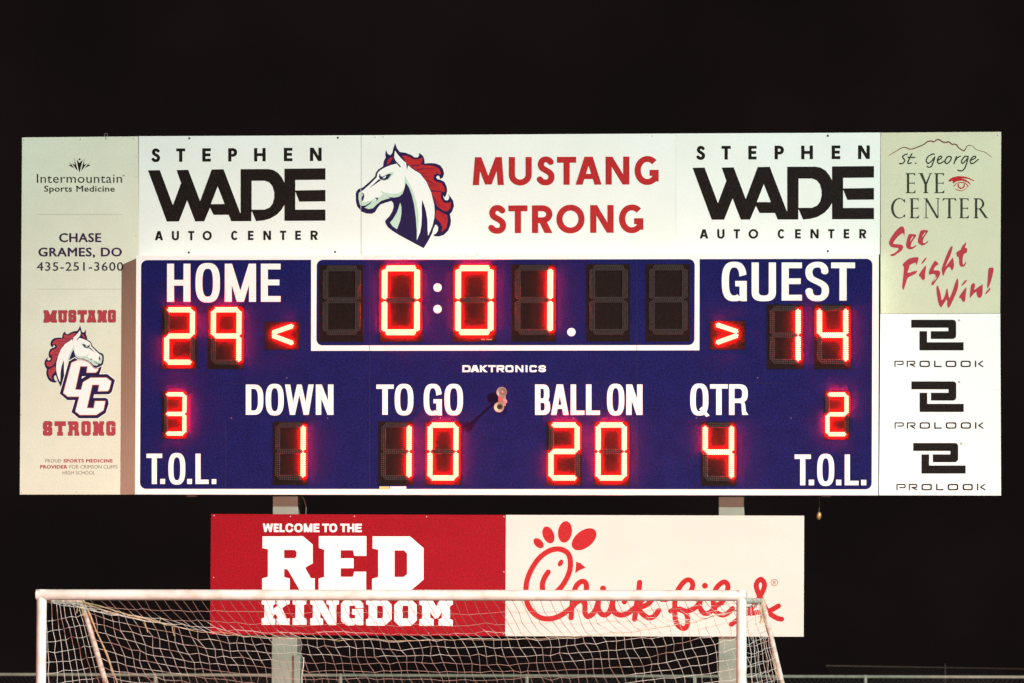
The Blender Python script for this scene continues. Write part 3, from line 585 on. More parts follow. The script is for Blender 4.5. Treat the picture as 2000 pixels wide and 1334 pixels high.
def horse(z, k=1.0):
    L = [(HO, 0)]
    L.append(([(475, 262), (485, 275), (440, 335), (418, 342), (430, 295), (455, 270)], 1))
    L.append(([(585, 245), (640, 245), (700, 280), (760, 285), (800, 262), (808, 300), (790, 338), (850, 350), (930, 355), (985, 385), (1010, 430), (1000, 450), (960, 436), (930, 460), (925, 500), (960, 530), (1010, 540), (1045, 590), (1050, 640), (1012, 640), (1005, 700), (1040, 755), (1090, 758), (1118, 745), (1112, 810), (1075, 850), (1030, 842), (975, 800), (940, 740), (905, 640), (855, 530), (785, 440), (705, 380), (640, 335), (615, 300)], 1))
    L.append(([(960, 830), (1000, 852), (1040, 875), (1075, 892), (1082, 960), (1065, 1030), (1010, 1080), (1025, 1020), (1000, 970), (955, 930), (943, 900)], 1))
    for pts, w_ in (([(690, 352), (760, 352), (815, 332)], 12), ([(735, 402), (830, 388), (935, 386)], 9), ([(790, 440), (830, 436), (860, 440)], 8), ([(800, 462), (860, 470)], 9), ([(850, 515), (900, 530), (965, 582)], 10), ([(868, 562), (940, 578)], 8), ([(888, 628), (960, 630), (1035, 640)], 14), ([(925, 690), (960, 742), (1000, 790), (1055, 805)], 9), ([(935, 780), (975, 825), (1030, 858), (1095, 872)], 20), ([(1005, 870), (1040, 905), (1050, 950)], 8)):
        for q in stroke(crom(pts, 4), w_, taper=lambda t: 1 - .6 * t): L.append((q, 0))
    L.append((HF, 2))
    L.append(([(345, 618), (400, 645), (470, 660), (540, 655), (585, 632), (606, 590), (590, 660), (550, 690), (500, 700), (450, 695), (420, 680), (455, 705), (420, 715), (360, 735), (310, 775), (270, 815), (220, 825), (165, 805), (195, 795), (240, 760), (300, 722), (335, 695), (378, 668)], 3))
    L.append(([(613, 460), (660, 540), (700, 620), (735, 720), (760, 840), (768, 960), (758, 1090), (745, 1165), (745, 1060), (735, 920), (715, 770), (690, 670), (660, 590), (625, 535), (612, 575)], 3))
    L.append(([(115, 650), (140, 640), (158, 648), (148, 690), (150, 740), (170, 750), (240, 735), (300, 700), (320, 700), (265, 740), (195, 783), (140, 792), (125, 770), (112, 710)], 3))
    L.append(([(565, 755), (578, 800), (578, 880), (565, 950), (530, 1045), (480, 1010), (455, 970), (490, 930), (530, 860)], 3))
    L.append(([(345, 445), (370, 470), (430, 435), (495, 420), (490, 445), (440, 508), (390, 522), (350, 512)], 3))
    L.append(([(342, 438), (333, 470), (345, 500), (390, 512), (430, 500), (472, 443), (440, 442), (400, 462), (370, 475), (350, 465)], 0))
    L.append(([(372, 486), (395, 474), (405, 463), (413, 464), (408, 480), (390, 492)], 2))
    L.append(([(338, 498), (356, 512), (220, 606), (205, 622), (328, 505)], 0))
    L.append(([(150, 650), (170, 655), (175, 690), (162, 735), (148, 735), (146, 700), (160, 668)], 0))
    L.append(([(288, 699), (332, 702), (304, 742), (308, 715)], 0))
    L.append(([(138, 796), (190, 785), (262, 738), (240, 766), (185, 806), (150, 812)], 0))
    return [(z(p), c) for p, c in L]
zH = Zm(680, 260, 5.559)
zh2 = lambda pts: [(156.4 - (p[0] - 771.7) * .605, 635.8 + (p[1] - 280.1) * .612) for p in zH(pts)]
EMB = [M['navy'], M['red'], M['emwhite'], M['mint'], M['orange'], M['aged']]
EMB2 = [M['navy'], M['redsm'], M['emwhite'], M['mint'], M['orange'], M['emwhite']]
z6 = Zm(110, 690, 9.53)
CCo = [(235, 150), (345, 85), (400, 120), (480, 124), (600, 170), (640, 210), (690, 275), (735, 290), (800, 266), (852, 240), (800, 390), (950, 388), (1092, 500), (1045, 680), (1028, 725), (985, 760), (900, 764), (704, 766), (690, 830), (920, 830), (962, 858), (975, 930), (920, 1110), (770, 1210), (420, 1210), (283, 1095), (350, 872), (205, 872), (65, 750)]
CC1 = [(283, 178), (395, 130), (480, 128), (600, 176), (640, 214), (690, 280), (735, 296), (785, 284), (765, 328), (735, 358), (565, 358), (583, 242), (445, 242), (350, 678), (470, 682), (500, 700), (430, 805), (215, 805), (132, 740)]
CC2 = [(500, 540), (640, 456), (930, 456), (1020, 522), (985, 660), (960, 702), (778, 705), (802, 585), (668, 585), (568, 1020), (697, 1025), (722, 892), (910, 892), (875, 1060), (745, 1145), (440, 1145), (357, 1080)]
L = horse(zh2)
for q in stroke(CCo + [CCo[0]], 26): L.append((z6(q), 2))
L.append((z6(CCo), 0))
for P in (CC1, CC2):
    for q in stroke(P + [P[0]], 22): L.append((z6(q), 4))
L += [(z6(CC1), 5), (z6(CC2), 5), (z6([(478, 430), (552, 424), (470, 476)]), 2)]
art('emblem', [L], EMB2, YA, sL)
art('lettering', [], [M['greyink'], M['redsm']], YA, sL, [ftext('PROUD', 88.7, 119.8, 896.7, 903.2, 0, 1.02, 0), ftext('SPORTS MEDICINE', 124, 220.3, 896.7, 903.2, .75, 1.12, 1)])
art('lettering', [], [M['greyink'], M['redsm']], YA, sL, [ftext('PROVIDER', 78.5, 131.5, 908.4, 915.2, .75, 1.12, 1), ftext('FOR CRIMSON CLIFFS', 136, 229.4, 908.4, 915.2, 0, 1.02, 0)])
art('lettering', [], [M['greyink']], YA, sL, [ftext('HIGH SCHOOL', 122.3, 185.8, 919.8, 926.7, 0, 1.02, 0)])
t = MB(); c = px(207, 263.6, YS + .004); R_ = .017
t.tube([c + Vector((R_ * math.cos(a), 0, R_ * math.sin(a))) for a in [2 * math.pi * k / 16 for k in range(17)]], .0045, 8, caps=False); t.tube([c + Vector((0, 0, -.05)), c + Vector((0, 0, -R_))], .006, 8)
t.build('lifting_eye', M['steelb'], sL, smooth=True)

# panels along the top
WADE = [(240, 397), (346, 395), (465, 712), (540, 513), (499, 396), (605, 394), (712, 676), (818, 392), (925, 390), (1076, 785), (1080, 785), (1080, 390), (1330, 390), (1375, 398), (1420, 425), (1455, 468), (1478, 515), (1478, 388), (1850, 386), (1850, 488), (1576, 490), (1576, 584), (1850, 580), (1850, 683), (1613, 685), (1580, 600), (1576, 600), (1576, 757), (1850, 757), (1850, 857), (1478, 857), (1478, 712), (1450, 758), (1410, 800), (1350, 835), (1290, 852), (1220, 858), (1183, 770), (1178, 775), (1178, 858), (995, 858), (972, 800), (835, 800), (802, 735), (750, 858), (668, 858), (595, 668), (520, 858), (410, 858)]
WH = [[(872, 543), (810, 703), (935, 703)], [(1180, 495), (1300, 495), (1340, 510), (1370, 545), (1385, 600), (1385, 650), (1372, 700), (1345, 735), (1300, 755), (1180, 755)]]
def wade(x0, x1, y0, y1, y0r):
    z = lambda pts: [(x0 + (p[0] - 240) / 1612 * (x1 - x0), y0 + (p[1] - 390) / 468 * (y1 - y0) + (p[0] - 240) / 1612 * y0r) for p in pts]
    return [(z(WADE), 0)] + [(z(h), None) for h in WH]
s1 = sign('sponsor_panel', 'white sponsor panel with heavy black lettering, beside the tall aged left sign', [(271.2, 503), (704.6, 502), (704.9, 264.1), (271.0, 266.0)], M['white'], [(370, 270), (660, 269), (369, 493), (654.5, 492)], G1, 'bolt', sr=2.2)
art('lettering', [line('STEPHEN', [(295.6, 313), (344.4, 361.8), (395.2, 411.9), (445.9, 463.2), (496.4, 518.9), (554.6, 571.3), (605.5, 628.3)], 290.2, 316.2, 6.2, 5.6, 2.1, 'geo', 0, .4, -.0055)], [M['black']], YA, s1)
art('lettering', [wade(289.3, 636.1, 331.2, 432.8, -1.6)], [M['black']], YA, s1)
art('lettering', [line('AUTO CENTER', [(302.5, 318.6), (335.7, 349.6), (367.8, 379.5), (395.7, 413.7), (451.4, 465.4), (484.4, 495.2), (514.4, 529.4), (547, 559), (576.7, 587.8), (606.7, 620.8)], 451.4, 469.4, 4.2, 3.9, 2.0, 'geo', 0, .3, -.003)], [M['black']], YA, s1)
s2 = sign('slogan_panel', 'white panel with a horse head emblem and two red words above the clock', [(705.5, 502), (1319.9, 499.4), (1319.9, 260.7), (705.6, 264.1)], M['white'],
          [(733, 268), (749, 267), (1275, 265.5), (741, 493), (752, 491.5), (1275, 491.5), (708.5, 493)], G1, 'rivet', sr=1.4)
Lh = horse(zH)
art('emblem', [Lh + [(rect(690, 360, 705.7, 430), None)]], EMB, YA, s2)
art('emblem_tip', [Lh + [(rect(704.4, 250, 900, 500), None)]], EMB, YA, s1)
art('lettering', [line('MUSTANG', [(923.3, 984.4), (993.7, 1038.7), (1047.4, 1083.8), (1088, 1125.4), (1124.2, 1175), (1182.8, 1229.4), (1239.5, 1286.6)], 307, 361.6, 12.2, 11.6, 2.05, 'geo', 0, 1.0, -.004)], [M['red']], YA, s2)
art('lettering', [line('STRONG', [(952.6, 989.2), (993, 1030.2), (1039, 1079), (1086.7, 1141.9), (1152.7, 1198.6), (1209, 1256.6)], 401.4, 455.6, 12.2, 11.6, 2.05, 'geo', 0, 1.0, -.004)], [M['red']], YA, s2)
s3 = sign('sponsor_panel', 'white sponsor panel with heavy black lettering, beside the yellowed eye clinic sign', [(1320.1, 499.4), (1718.4, 497), (1719.4, 258.9), (1320.1, 260.7)], M['white'], [(1617, 265), (1617, 490.4)], G1, 'bolt', sr=2.2)
art('lettering', [line('STEPHEN', [(1359.8, 1377.4), (1409.3, 1427.4), (1461.7, 1477.8), (1513, 1531.2), (1565, 1587.8), (1624.5, 1641.2), (1676, 1699)], 285.2, 311.8, 6.3, 5.7, 2.1, 'geo', 0, .4, -.004)], [M['black']], YA, s3)
art('lettering', [wade(1352.8, 1707.5, 326.2, 429.2, -1.0)], [M['black']], YA, s3)
art('lettering', [line('AUTO CENTER', [(1366.7, 1383.4), (1400.8, 1415.2), (1433, 1445.2), (1462, 1481), (1519, 1533.4), (1553, 1564.2), (1583, 1599), (1617.5, 1629.8), (1648, 1658.8), (1678.4, 1692)], 447.8, 466, 4.2, 3.9, 2.0, 'geo', 0, .3, -.001)], [M['black']], YA, s3)

# eye clinic sign
s4 = sign('clinic_sign', 'yellowed cream sign with serif lettering, an eye drawing and red brush script', [(1719.8, 612.8), (1953.4, 611.9), (1955.4, 257.4), (1720.0, 259.0)], M['aged2'],
          [(1723, 263), (1949, 264), (1722.5, 461), (1722.5, 538), (1722, 606)])
zG = Zm(1725, 265, 9.09)
def scribble(paths, z, w_, taper=None, n=5):
    L = []
    for p in paths:
        for q in stroke(crom(z(p), n), w_, taper=taper): L.append((q, 0))
    return L
art('mountain_line', [scribble([[(100, 350), (230, 275), (360, 205), (460, 235), (520, 235), (640, 190), (730, 150), (785, 105), (860, 95), (900, 112), (970, 65), (1070, 115), (1130, 118), (1160, 108), (1230, 155), (1260, 148), (1310, 170), (1340, 215), (1430, 268), (1450, 255), (1480, 200), (1520, 172), (1590, 185), (1640, 240), (1720, 268), (1810, 295), (1925, 380)]], zG, 2.0, lambda t: .45 + 1.1 * math.sin(math.pi * min(1, t * 1.2)) ** .5 * .75, 3)], [M['brown']], YA, s4)
art('lettering', [scribble([[(430, 325), (380, 340), (345, 375), (375, 420), (380, 450), (350, 490), (290, 495)], [(510, 320), (470, 400), (440, 470), (455, 495), (500, 480)], [(440, 385), (560, 385)], [(574, 488), (582, 490)],
    [(910, 330), (880, 325), (800, 370), (765, 440), (790, 490), (840, 470), (900, 400), (920, 380)], [(915, 390), (890, 470), (860, 540), (820, 560), (780, 545)],
    [(970, 440), (1030, 400), (1035, 370), (1000, 370), (965, 430), (975, 485), (1020, 490), (1080, 450)], [(1150, 370), (1110, 420), (1100, 470), (1130, 495), (1180, 460), (1210, 400), (1190, 370), (1150, 372)],
    [(1300, 370), (1260, 495)], [(1275, 450), (1320, 390), (1370, 365)], [(1510, 370), (1450, 370), (1400, 430), (1395, 485), (1430, 480), (1500, 400)], [(1510, 375), (1480, 500), (1440, 590), (1390, 625), (1325, 612)],
    [(1550, 440), (1630, 400), (1640, 370), (1600, 370), (1550, 430), (1555, 485), (1600, 490), (1690, 420)]], zG, 2.5)], [M['dgreen']], YA, s4)
def sline(text, xr, yt, yb):
    L = []
    for ch, (a, b) in zip(text, xr): L += serif(ch, 1725 + a / 9.09, 1725 + b / 9.09, yt, yb)
    return L
art('lettering', [sline('EYE', [(400, 578), (622, 880), (908, 1090)], 338.2, 377.2)], [M['dgreen']], YA, s4)
art('lettering', [sline('CENTER', [(142, 395), (470, 640), (720, 1010), (1052, 1300), (1350, 1525), (1605, 1870)], 387.2, 426.2)], [M['dgreen']], YA, s4)
zE = Zm(1725, 325, 9.09)
L = [(zE([(1165, 268), (1165, 235), (1230, 195), (1340, 170), (1450, 180), (1530, 205), (1625, 255), (1615, 262), (1500, 217), (1370, 207), (1460, 232), (1530, 280), (1562, 330), (1480, 275), (1400, 250), (1310, 262), (1240, 305), (1232, 255), (1185, 270)]), 0)]
L += scribble([[(1255, 350), (1310, 300), (1380, 285), (1450, 295), (1510, 350)]], zE, 1.7) + scribble([[(1335, 320), (1337, 360), (1382, 388), (1430, 368), (1440, 320)]], zE, 2.4) + scribble([[(1280, 400), (1340, 425), (1400, 430), (1460, 400), (1510, 350)]], zE, 1.2)
art('eye_drawing', [L], [M['red']], YA, s4)
zW = Zm(1725, 435, 7.41)
BR = [[[(275, 50), (310, 100), (305, 190), (285, 150), (220, 195), (165, 260), (150, 305), (250, 315), (290, 345), (270, 400), (200, 450), (140, 485), (100, 465), (160, 440), (215, 395), (215, 365), (130, 355), (85, 305), (95, 250), (150, 160), (220, 80)],
       [(380, 165), (470, 170), (475, 195), (420, 275), (400, 340), (425, 350), (480, 320), (470, 345), (410, 385), (350, 370), (332, 330), (335, 280), (355, 210)], [(550, 110), (635, 108), (648, 130), (590, 220), (575, 280), (600, 295), (650, 260), (640, 290), (575, 330), (520, 305), (502, 270), (520, 180)]],
      [[(375, 520), (480, 498), (512, 520), (480, 620), (470, 580), (390, 610), (375, 660), (355, 725), (470, 695), (490, 710), (450, 750), (360, 795), (330, 870), (295, 970), (275, 920), (290, 780), (300, 650), (285, 600)],
       [(620, 620), (610, 720), (600, 820), (560, 820), (540, 780), (520, 775), (525, 740), (580, 660)], [(630, 505), (600, 560), (560, 595), (555, 580), (600, 520)],
       [(755, 550), (800, 600), (760, 630), (730, 685), (800, 690), (825, 720), (810, 780), (760, 850), (725, 905), (700, 895), (705, 860), (760, 770), (720, 740), (668, 750), (668, 690), (720, 590)],
       [(1005, 340), (985, 440), (930, 570), (900, 640), (985, 530), (1010, 510), (1025, 600), (1020, 650), (995, 690), (960, 640), (910, 680), (870, 770), (850, 700), (855, 640), (920, 460), (970, 360)],
       [(1205, 285), (1185, 360), (1215, 370), (1210, 430), (1165, 460), (1150, 550), (1160, 610), (1200, 560), (1190, 610), (1150, 640), (1105, 610), (1095, 500), (1075, 495), (1060, 430), (1120, 390), (1150, 330)]],
      [[(790, 910), (830, 1020), (850, 1120), (890, 1060), (925, 945), (945, 1040), (960, 1090), (1000, 1000), (1040, 880), (1070, 810), (1085, 830), (1080, 950), (1020, 1100), (960, 1220), (930, 1210), (920, 1110), (850, 1215), (820, 1210), (790, 1120), (770, 960)],
       [(1205, 940), (1195, 1040), (1185, 1135), (1150, 1140), (1125, 1095), (1100, 1085), (1110, 1055), (1165, 975)], [(1215, 825), (1190, 870), (1145, 910), (1135, 900), (1175, 845)],
       [(1320, 875), (1330, 920), (1320, 970), (1420, 900), (1440, 910), (1430, 1060), (1380, 1085), (1355, 1040), (1345, 1000), (1290, 1050), (1255, 1085), (1265, 950), (1280, 890)],
       [(1555, 650), (1600, 665), (1575, 790), (1550, 880), (1520, 940), (1505, 935), (1515, 780), (1525, 670)], [(1550, 940), (1545, 975), (1490, 1030), (1480, 1015), (1520, 965)]]]
BH = [[[(425, 195), (400, 235), (390, 275), (440, 205)], [(605, 140), (575, 180), (560, 220), (615, 150)]], [[(770, 775), (735, 820), (720, 860), (775, 800)]], []]
for Bp, Bh in zip(BR, BH):
    art('brush_lettering', [[(zW(crom(p, 3, True)), 0) for p in Bp] + [(zW(h), None) for h in Bh]], [M['redbrush']], YA, s4)

# sign with the three black emblems
s5 = sign('emblem_sign', 'bright white sign with three black angular emblems stacked above each other', [(1717.2, 967.4), (1955.2, 968), (1953.6, 612.5), (1719.6, 613.4)], M['bright'],
          [(1722.5, 618), (1950, 617.5), (1833, 615.5), (1722.5, 760), (1950, 761), (1723, 963), (1825, 962.8), (1878, 962.8), (1951, 963)], sr=.9)
zP = lambda dx_, dy_: Zm(1690 + dx_ / 3.42, 600 + dy_ / 3.42, 3.42)
for dx_, dy_ in ((0, 0), (1, 411.5), (13.5, 823)):
    z = zP(dx_, dy_)
    art('emblem', [[(z([(307, 84), (586, 84), (598, 87), (606, 98), (607, 110), (607, 190), (603, 203), (590, 212), (438, 212), (438, 160), (555, 160), (555, 137), (307, 137)]), 0)], [(z([(362, 160), (413, 160), (413, 234), (657, 234), (657, 288), (362, 288)]), 0)]], [M['black']], YA, s5)
    art('registered_mark', [[(z(disc((627, 88), 8)), 0)]], [M['faint']], YA, s5)
    xs = [(195, 257), (277, 335), (362, 432), (460, 510), (537, 608), (637, 705), (733, 788)]
    Y0, Y1 = 600 + (357 + dy_) / 3.42, 600 + (400 + dy_) / 3.42; X = lambda a: 1690 + (a + dx_) / 3.42
    LL = line('OLOO', [(X(a), X(b)) for a, b in (xs[2], xs[3], xs[4], xs[5])], Y0, Y1, 2.7, 2.5, 4.5, 'wide')
    for q in stroke([(X(198.5), Y1), (X(198.5), Y0 + 1.25), (X(249), Y0 + 1.25), (X(253), Y0 + 2.6), (X(253), Y0 + 5.6), (X(249), Y0 + 7.4), (X(214), Y0 + 7.4)], 2.3, cap=False): LL.append((q, 0))
    for q in stroke([(X(281), Y1), (X(281), Y0 + 1.25), (X(326), Y0 + 1.25), (X(331), Y0 + 2.6), (X(331), Y0 + 5.0), (X(326), Y0 + 6.9), (X(299), Y0 + 6.9), (X(333), Y1 - .6)], 2.3, cap=False): LL.append((q, 0))
    for q in stroke([(X(737), Y0), (X(737), Y1)], 2.6, cap=False) + stroke([(X(786), Y0 + .5), (X(757), Y0 + 6.3), (X(788), Y1 - .6)], 2.4, cap=False): LL.append((q, 0))
    art('lettering', [LL], [M['black']], YA, s5)

# banners below
s6 = sign('welcome_banner', 'crimson banner with white block lettering hanging under the scoreboard', [(410, 1239.5), (986.2, 1242.6), (987.5, 1005.6), (412, 1003.8)], M['banner'],
          [(418, 1007), (567, 1008.8), (692, 1008.4), (833, 1009.4), (984, 1009), (417, 1128), (568, 1236), (692, 1235.6), (837, 1237), (983, 1238), (416.5, 1236.5), (984, 1117)], cat='banner', sr=1.3)
wx = [(404, 470), (474, 506), (511, 545), (549, 601), (606, 660), (667, 728 - 6), (729, 767), (784, 829), (829, 881), (900, 942), (945, 991), (996, 1038)]
wz = [(390 + a / 3.2787, 390 + b / 3.2787) for a, b in wx]
art('lettering', [line('WELCOMETOTHE', wz, 1022.6, 1039.2, 4.4, 3.8, 2.3, 'helv', 0, .4, .0012)], [M['paint']], YA, s6)
zr = Zm(390, 950, 3.2787)
RED = [([(402, 320), (660, 318), (724, 372), (724, 492), (676, 521), (712, 588), (737, 588), (737, 690), (655, 690), (562, 530), (541, 530), (541, 580), (577, 590), (577, 690), (400, 690), (400, 590), (437, 578), (437, 403), (402, 395)], [[(541, 407), (608, 407), (620, 418), (620, 448), (608, 460), (541, 460)]]),
       ([(763, 318), (1068, 318), (1068, 445), (990, 445), (982, 409), (903, 409), (903, 460), (986, 460), (986, 524), (903, 524), (903, 579), (980, 579), (990, 546), (1066, 546), (1066, 690), (762, 690), (762, 590), (797, 580), (797, 405), (763, 395)], []),
       ([(1107, 320), (1347, 320), (1434, 395), (1434, 597), (1325, 690), (1104, 690), (1104, 592), (1143, 580), (1143, 405), (1107, 398)], [[(1248, 410), (1308, 410), (1328, 430), (1328, 562), (1306, 580), (1248, 580)]])]
L = []
for P, H in RED:
    L.append((zr(P), 0)); L += [(zr(h), None) for h in H]
art('lettering', [L], [M['paint']], YA, s6)
zk = Zm(500, 1160, 5)
KG = [([(55, 55), (188, 55), (188, 100), (168, 108), (168, 150), (215, 110), (200, 100), (200, 55), (330, 55), (330, 98), (295, 108), (255, 140), (300, 240), (328, 240), (328, 302), (200, 302), (200, 240), (215, 238), (190, 195), (168, 215), (168, 238), (188, 245), (188, 302), (55, 302), (55, 240), (82, 230), (82, 108), (55, 100)], []),
      ([(358, 55), (493, 55), (493, 100), (468, 108), (468, 232), (493, 240), (493, 302), (358, 302), (358, 240), (385, 232), (385, 108), (358, 100)], []),
      ([(530, 55), (655, 55), (715, 165), (715, 110), (688, 98), (688, 55), (810, 55), (810, 100), (785, 110), (785, 304), (705, 304), (628, 180), (628, 235), (655, 243), (655, 304), (530, 304), (530, 240), (555, 232), (555, 110), (530, 100)], []),
      ([(865, 57), (1010, 57), (1048, 92), (1048, 140), (972, 140), (972, 115), (912, 115), (912, 238), (968, 238), (968, 205), (938, 200), (938, 148), (1048, 148), (1048, 305), (985, 305), (975, 292), (955, 308), (885, 308), (830, 265), (830, 95)], []),
      ([(1075, 57), (1275, 57), (1325, 100), (1325, 250), (1255, 310), (1075, 310), (1075, 248), (1100, 238), (1100, 110), (1075, 100)], [[(1183, 115), (1230, 115), (1240, 125), (1240, 225), (1228, 238), (1183, 238)]]),
      ([(1400, 57), (1520, 57), (1570, 105), (1570, 260), (1515, 312), (1400, 312), (1350, 265), (1350, 108)], [[(1432, 115), (1488, 115), (1488, 238), (1432, 238)]]),
      ([(1595, 58), (1725, 58), (1760, 125), (1795, 58), (1922, 58), (1922, 105), (1895, 118), (1895, 245), (1922, 255), (1922, 312), (1782, 312), (1782, 250), (1815, 235), (1815, 180), (1775, 240), (1745, 240), (1702, 180), (1702, 235), (1735, 245), (1735, 312), (1595, 312), (1595, 250), (1622, 240), (1622, 115), (1595, 105)], [])]
L = []
for P, H in KG:
    L.append((zk(P), 0)); L += [(zk(h), None) for h in H]
art('lettering', [L], [M['paint']], YA, s6)
s7 = sign('script_banner', 'cream banner with a red script logo hanging under the scoreboard', [(986.6, 1242.6), (1569.6, 1243.6), (1570.6, 1007.2), (987.9, 1005.6)], M['cream'], [(1392, 1007.6)], cat='banner')
zA = Zm(1010, 1010, 5.557); zB = Zm(1250, 1090, 6.667)
CW = 10.3
L = []
for z, p in ((zA, [(338, 595), (302, 650), (276, 720), (278, 790), (300, 835), (350, 850), (420, 815), (490, 745), (550, 640), (578, 540), (570, 430), (525, 370), (440, 345), (340, 370), (240, 445), (160, 560), (110, 680), (96, 790), (103, 900), (125, 965), (170, 1030), (240, 1085), (330, 1105), (420, 1090), (500, 1050), (580, 990)]),
             (zA, [(587, 1092), (592, 1000), (605, 890), (625, 790), (655, 730), (705, 697), (745, 715), (753, 775), (735, 830), (680, 880), (620, 930)]),
             (zA, [(612, 960), (650, 920), (700, 905), (735, 930), (736, 990), (738, 1040), (765, 1078), (810, 1060), (852, 1005), (885, 905), (888, 860)]),
             (zA, [(888, 860), (880, 980), (905, 1040), (950, 1062), (1000, 1030), (1030, 950), (1036, 890)]),
             (zA, [(1165, 920), (1150, 872), (1100, 855), (1048, 890), (1036, 960), (1060, 1030), (1120, 1063), (1200, 1043), (1275, 985)]),
             (zA, [(1330, 707), (1322, 790), (1305, 900), (1290, 1000), (1275, 1108)]),
             (zA, [(1300, 985), (1400, 955), (1455, 905), (1440, 868), (1380, 880), (1320, 940)]),
             (zA, [(1315, 985), (1360, 1050), (1430, 1093), (1490, 1073), (1535, 1015)]),
             (zB, [(280, 538), (345, 538)]),
             (zB, [(600, 520), (660, 430), (686, 370), (678, 312), (630, 282), (570, 312), (510, 390), (470, 470), (455, 560), (453, 740), (470, 830), (510, 890), (570, 918), (615, 880), (622, 800), (605, 730), (560, 690), (480, 665), (400, 690)]),
             (zB, [(520, 660), (600, 690), (700, 660), (770, 590), (790, 530)]),
             (zB, [(790, 530), (780, 620), (810, 700), (870, 722), (930, 690), (980, 635), (1060, 580)]),
             (zB, [(1060, 590), (1110, 500), (1142, 410), (1140, 342), (1098, 310), (1040, 340), (985, 410), (958, 520), (960, 640), (1000, 710), (1080, 742), (1150, 710), (1205, 655)]),
             (zB, [(1190, 862), (1245, 825), (1330, 760), (1420, 690), (1510, 580), (1595, 440), (1622, 340), (1572, 275), (1515, 340), (1535, 440), (1590, 560), (1640, 660), (1690, 722), (1780, 780), (1845, 795)]),
             (zB, [(1395, 715), (1500, 712), (1620, 695), (1700, 680), (1805, 622)])):
    for q in stroke(crom(z(p), 5), CW if z is zA else 9.9): L.append((q, 0))
for z, p in ((zA, disc((233, 283), 66, 20, 42, math.radians(44))), (zA, disc((340, 193), 96, 22, 60, math.radians(68))), (zA, disc((520, 160), 118, 24, 75, math.radians(-82))), (zA, disc((727, 240), 155, 24, 93, math.radians(-38))), (zA, disc((472, 498), 41, 16, 25, math.radians(-62))),
             (zA, [(640, 485), (690, 500), (745, 550), (690, 570), (630, 608), (638, 545)]), (zA, disc((933, 775), 33, 18)), (zB, disc((846, 360), 38, 18))):
    L.append((z(p), 0))
art('script_logo', [L], [M['logored']], YA, s7)
rg = disc((1750, 318), 43, 24); L = [(zB(q), 0) for q in stroke(rg + [rg[0]], 7)] + [(zB(q), 0) for q in stroke([(1736, 340), (1736, 298), (1756, 298), (1762, 308), (1756, 318), (1738, 318)], 7) + stroke([(1750, 318), (1764, 340)], 7)]
art('registered_mark', [L], [M['logored']], YA, s7)

# ------------------------------------------------------------------ steel posts
YP = YS + .056
def post(label, ua, ub):
    a, b = px(ua, 985, YP), px(ub, 985, YP)
    g = thing('support_post', label, 'post', (a.x, YP, 0), 'steel posts that carry the scoreboard')
    t = MB(); t.box((a.x, YP, 0), (b.x, YP + .26, Z0 + 3.62)); t.build('column', M['steel'], g, bevel=.008)
    return g, a.x, b.x
pl, xa, xb = post('grey steel post behind the crimson banner, with a junction box and cable', 532.4, 582)
t = MB(); p = px(575, 1279, YP - .004); q2 = px(590, 1279, YP); t.box((xb - .03, YP - .03, p.z - 1.1), (xb + .036, YP + .10, p.z)); t.build('conduit_cover', M['steel'], pl, bevel=.006)
t = MB(); t.box((xb + .0005, YP + .02, p.z + .04), (xb + .03, YP + .09, p.z + .22)); t.build('junction_box', M['steelb'], pl, bevel=.004)
t = MB(); t.tube([px(588, 966, YP + .03), px(594, 976, YP + .02), px(598, 990, YP + .02), px(597, 1006, YP + .04)], .008, 8); t.build('cable', M['steelb'], pl, smooth=True)
t = MB(); t.tube([px(593, 1284, YP - .01), px(592.5, 1300, YP - .01), px(589.5, 1320, YP - .01), px(590, 1380, YP - .01)], .007, 8); t.build('cable', M['stay'], pl, smooth=True)
post('plain grey steel post behind the cream banner', 1403.6, 1453.2)

# ------------------------------------------------------------------ horn on the scoreboard
hb = px(979, 772, 0)
hn = thing('horn_speaker', 'small rosy metal horn on a bracket in the middle of the scoreboard', 'horn', hb)
t = MB(); t.box((hb.x - .03, -.014, hb.z - .09), (hb.x + .03, -.0004, hb.z + .04)); t.build('wall_plate', M['rose'], hn, bevel=.004)
c = px(980, 766, -.115); t = MB(); t.tube([c + Vector((0, .03, 0)), px(979.5, 770, -.004)], .018, 12); t.lathe(c, [(-.05, .02), (-.02, .032), (-.004, .050), (.006, .0535), (.012, .0525), (.012, .047), (.006, .040), (.004, .018), (.022, .013), (.030, .009), (.032, .0001)], n=28); t.build('driver_dome', M['rose'], hn, smooth=True)
c = px(984.6, 784, -.06); t = MB(); t.lathe(c, [(-.05, .028), (.0, .030), (.015, .027), (.018, .0001)], n=18); t.box((c.x - .03, -.05, c.z - .045), (c.x + .014, -.03, c.z + .06)); t.build('yoke', M['rose'], hn, smooth=False)
c0 = px(980, 774, -.02); c1 = px(975.2, 793, -.36)
t = MB(); t.tube([c0, c1], .0135, 10); t.build('arm', M['rose'], hn, smooth=True)
ax = Vector((-.06, -1, -.12)); cb = px(974.8, 795.2, -.40)
t = MB(); t.lathe(cb, [(-.06, .014), (-.03, .022), (-.005, .040), (.010, .052), (.012, .050), (-.003, .038), (-.025, .022)], axis=ax, n=26); o = t.build('bell', M['pale'], hn, smooth=True)
t = MB(); t.lathe(cb, [(-.020, .0255), (-.022, .0001)], axis=ax, n=20); t.build('throat', M['hole'], hn)
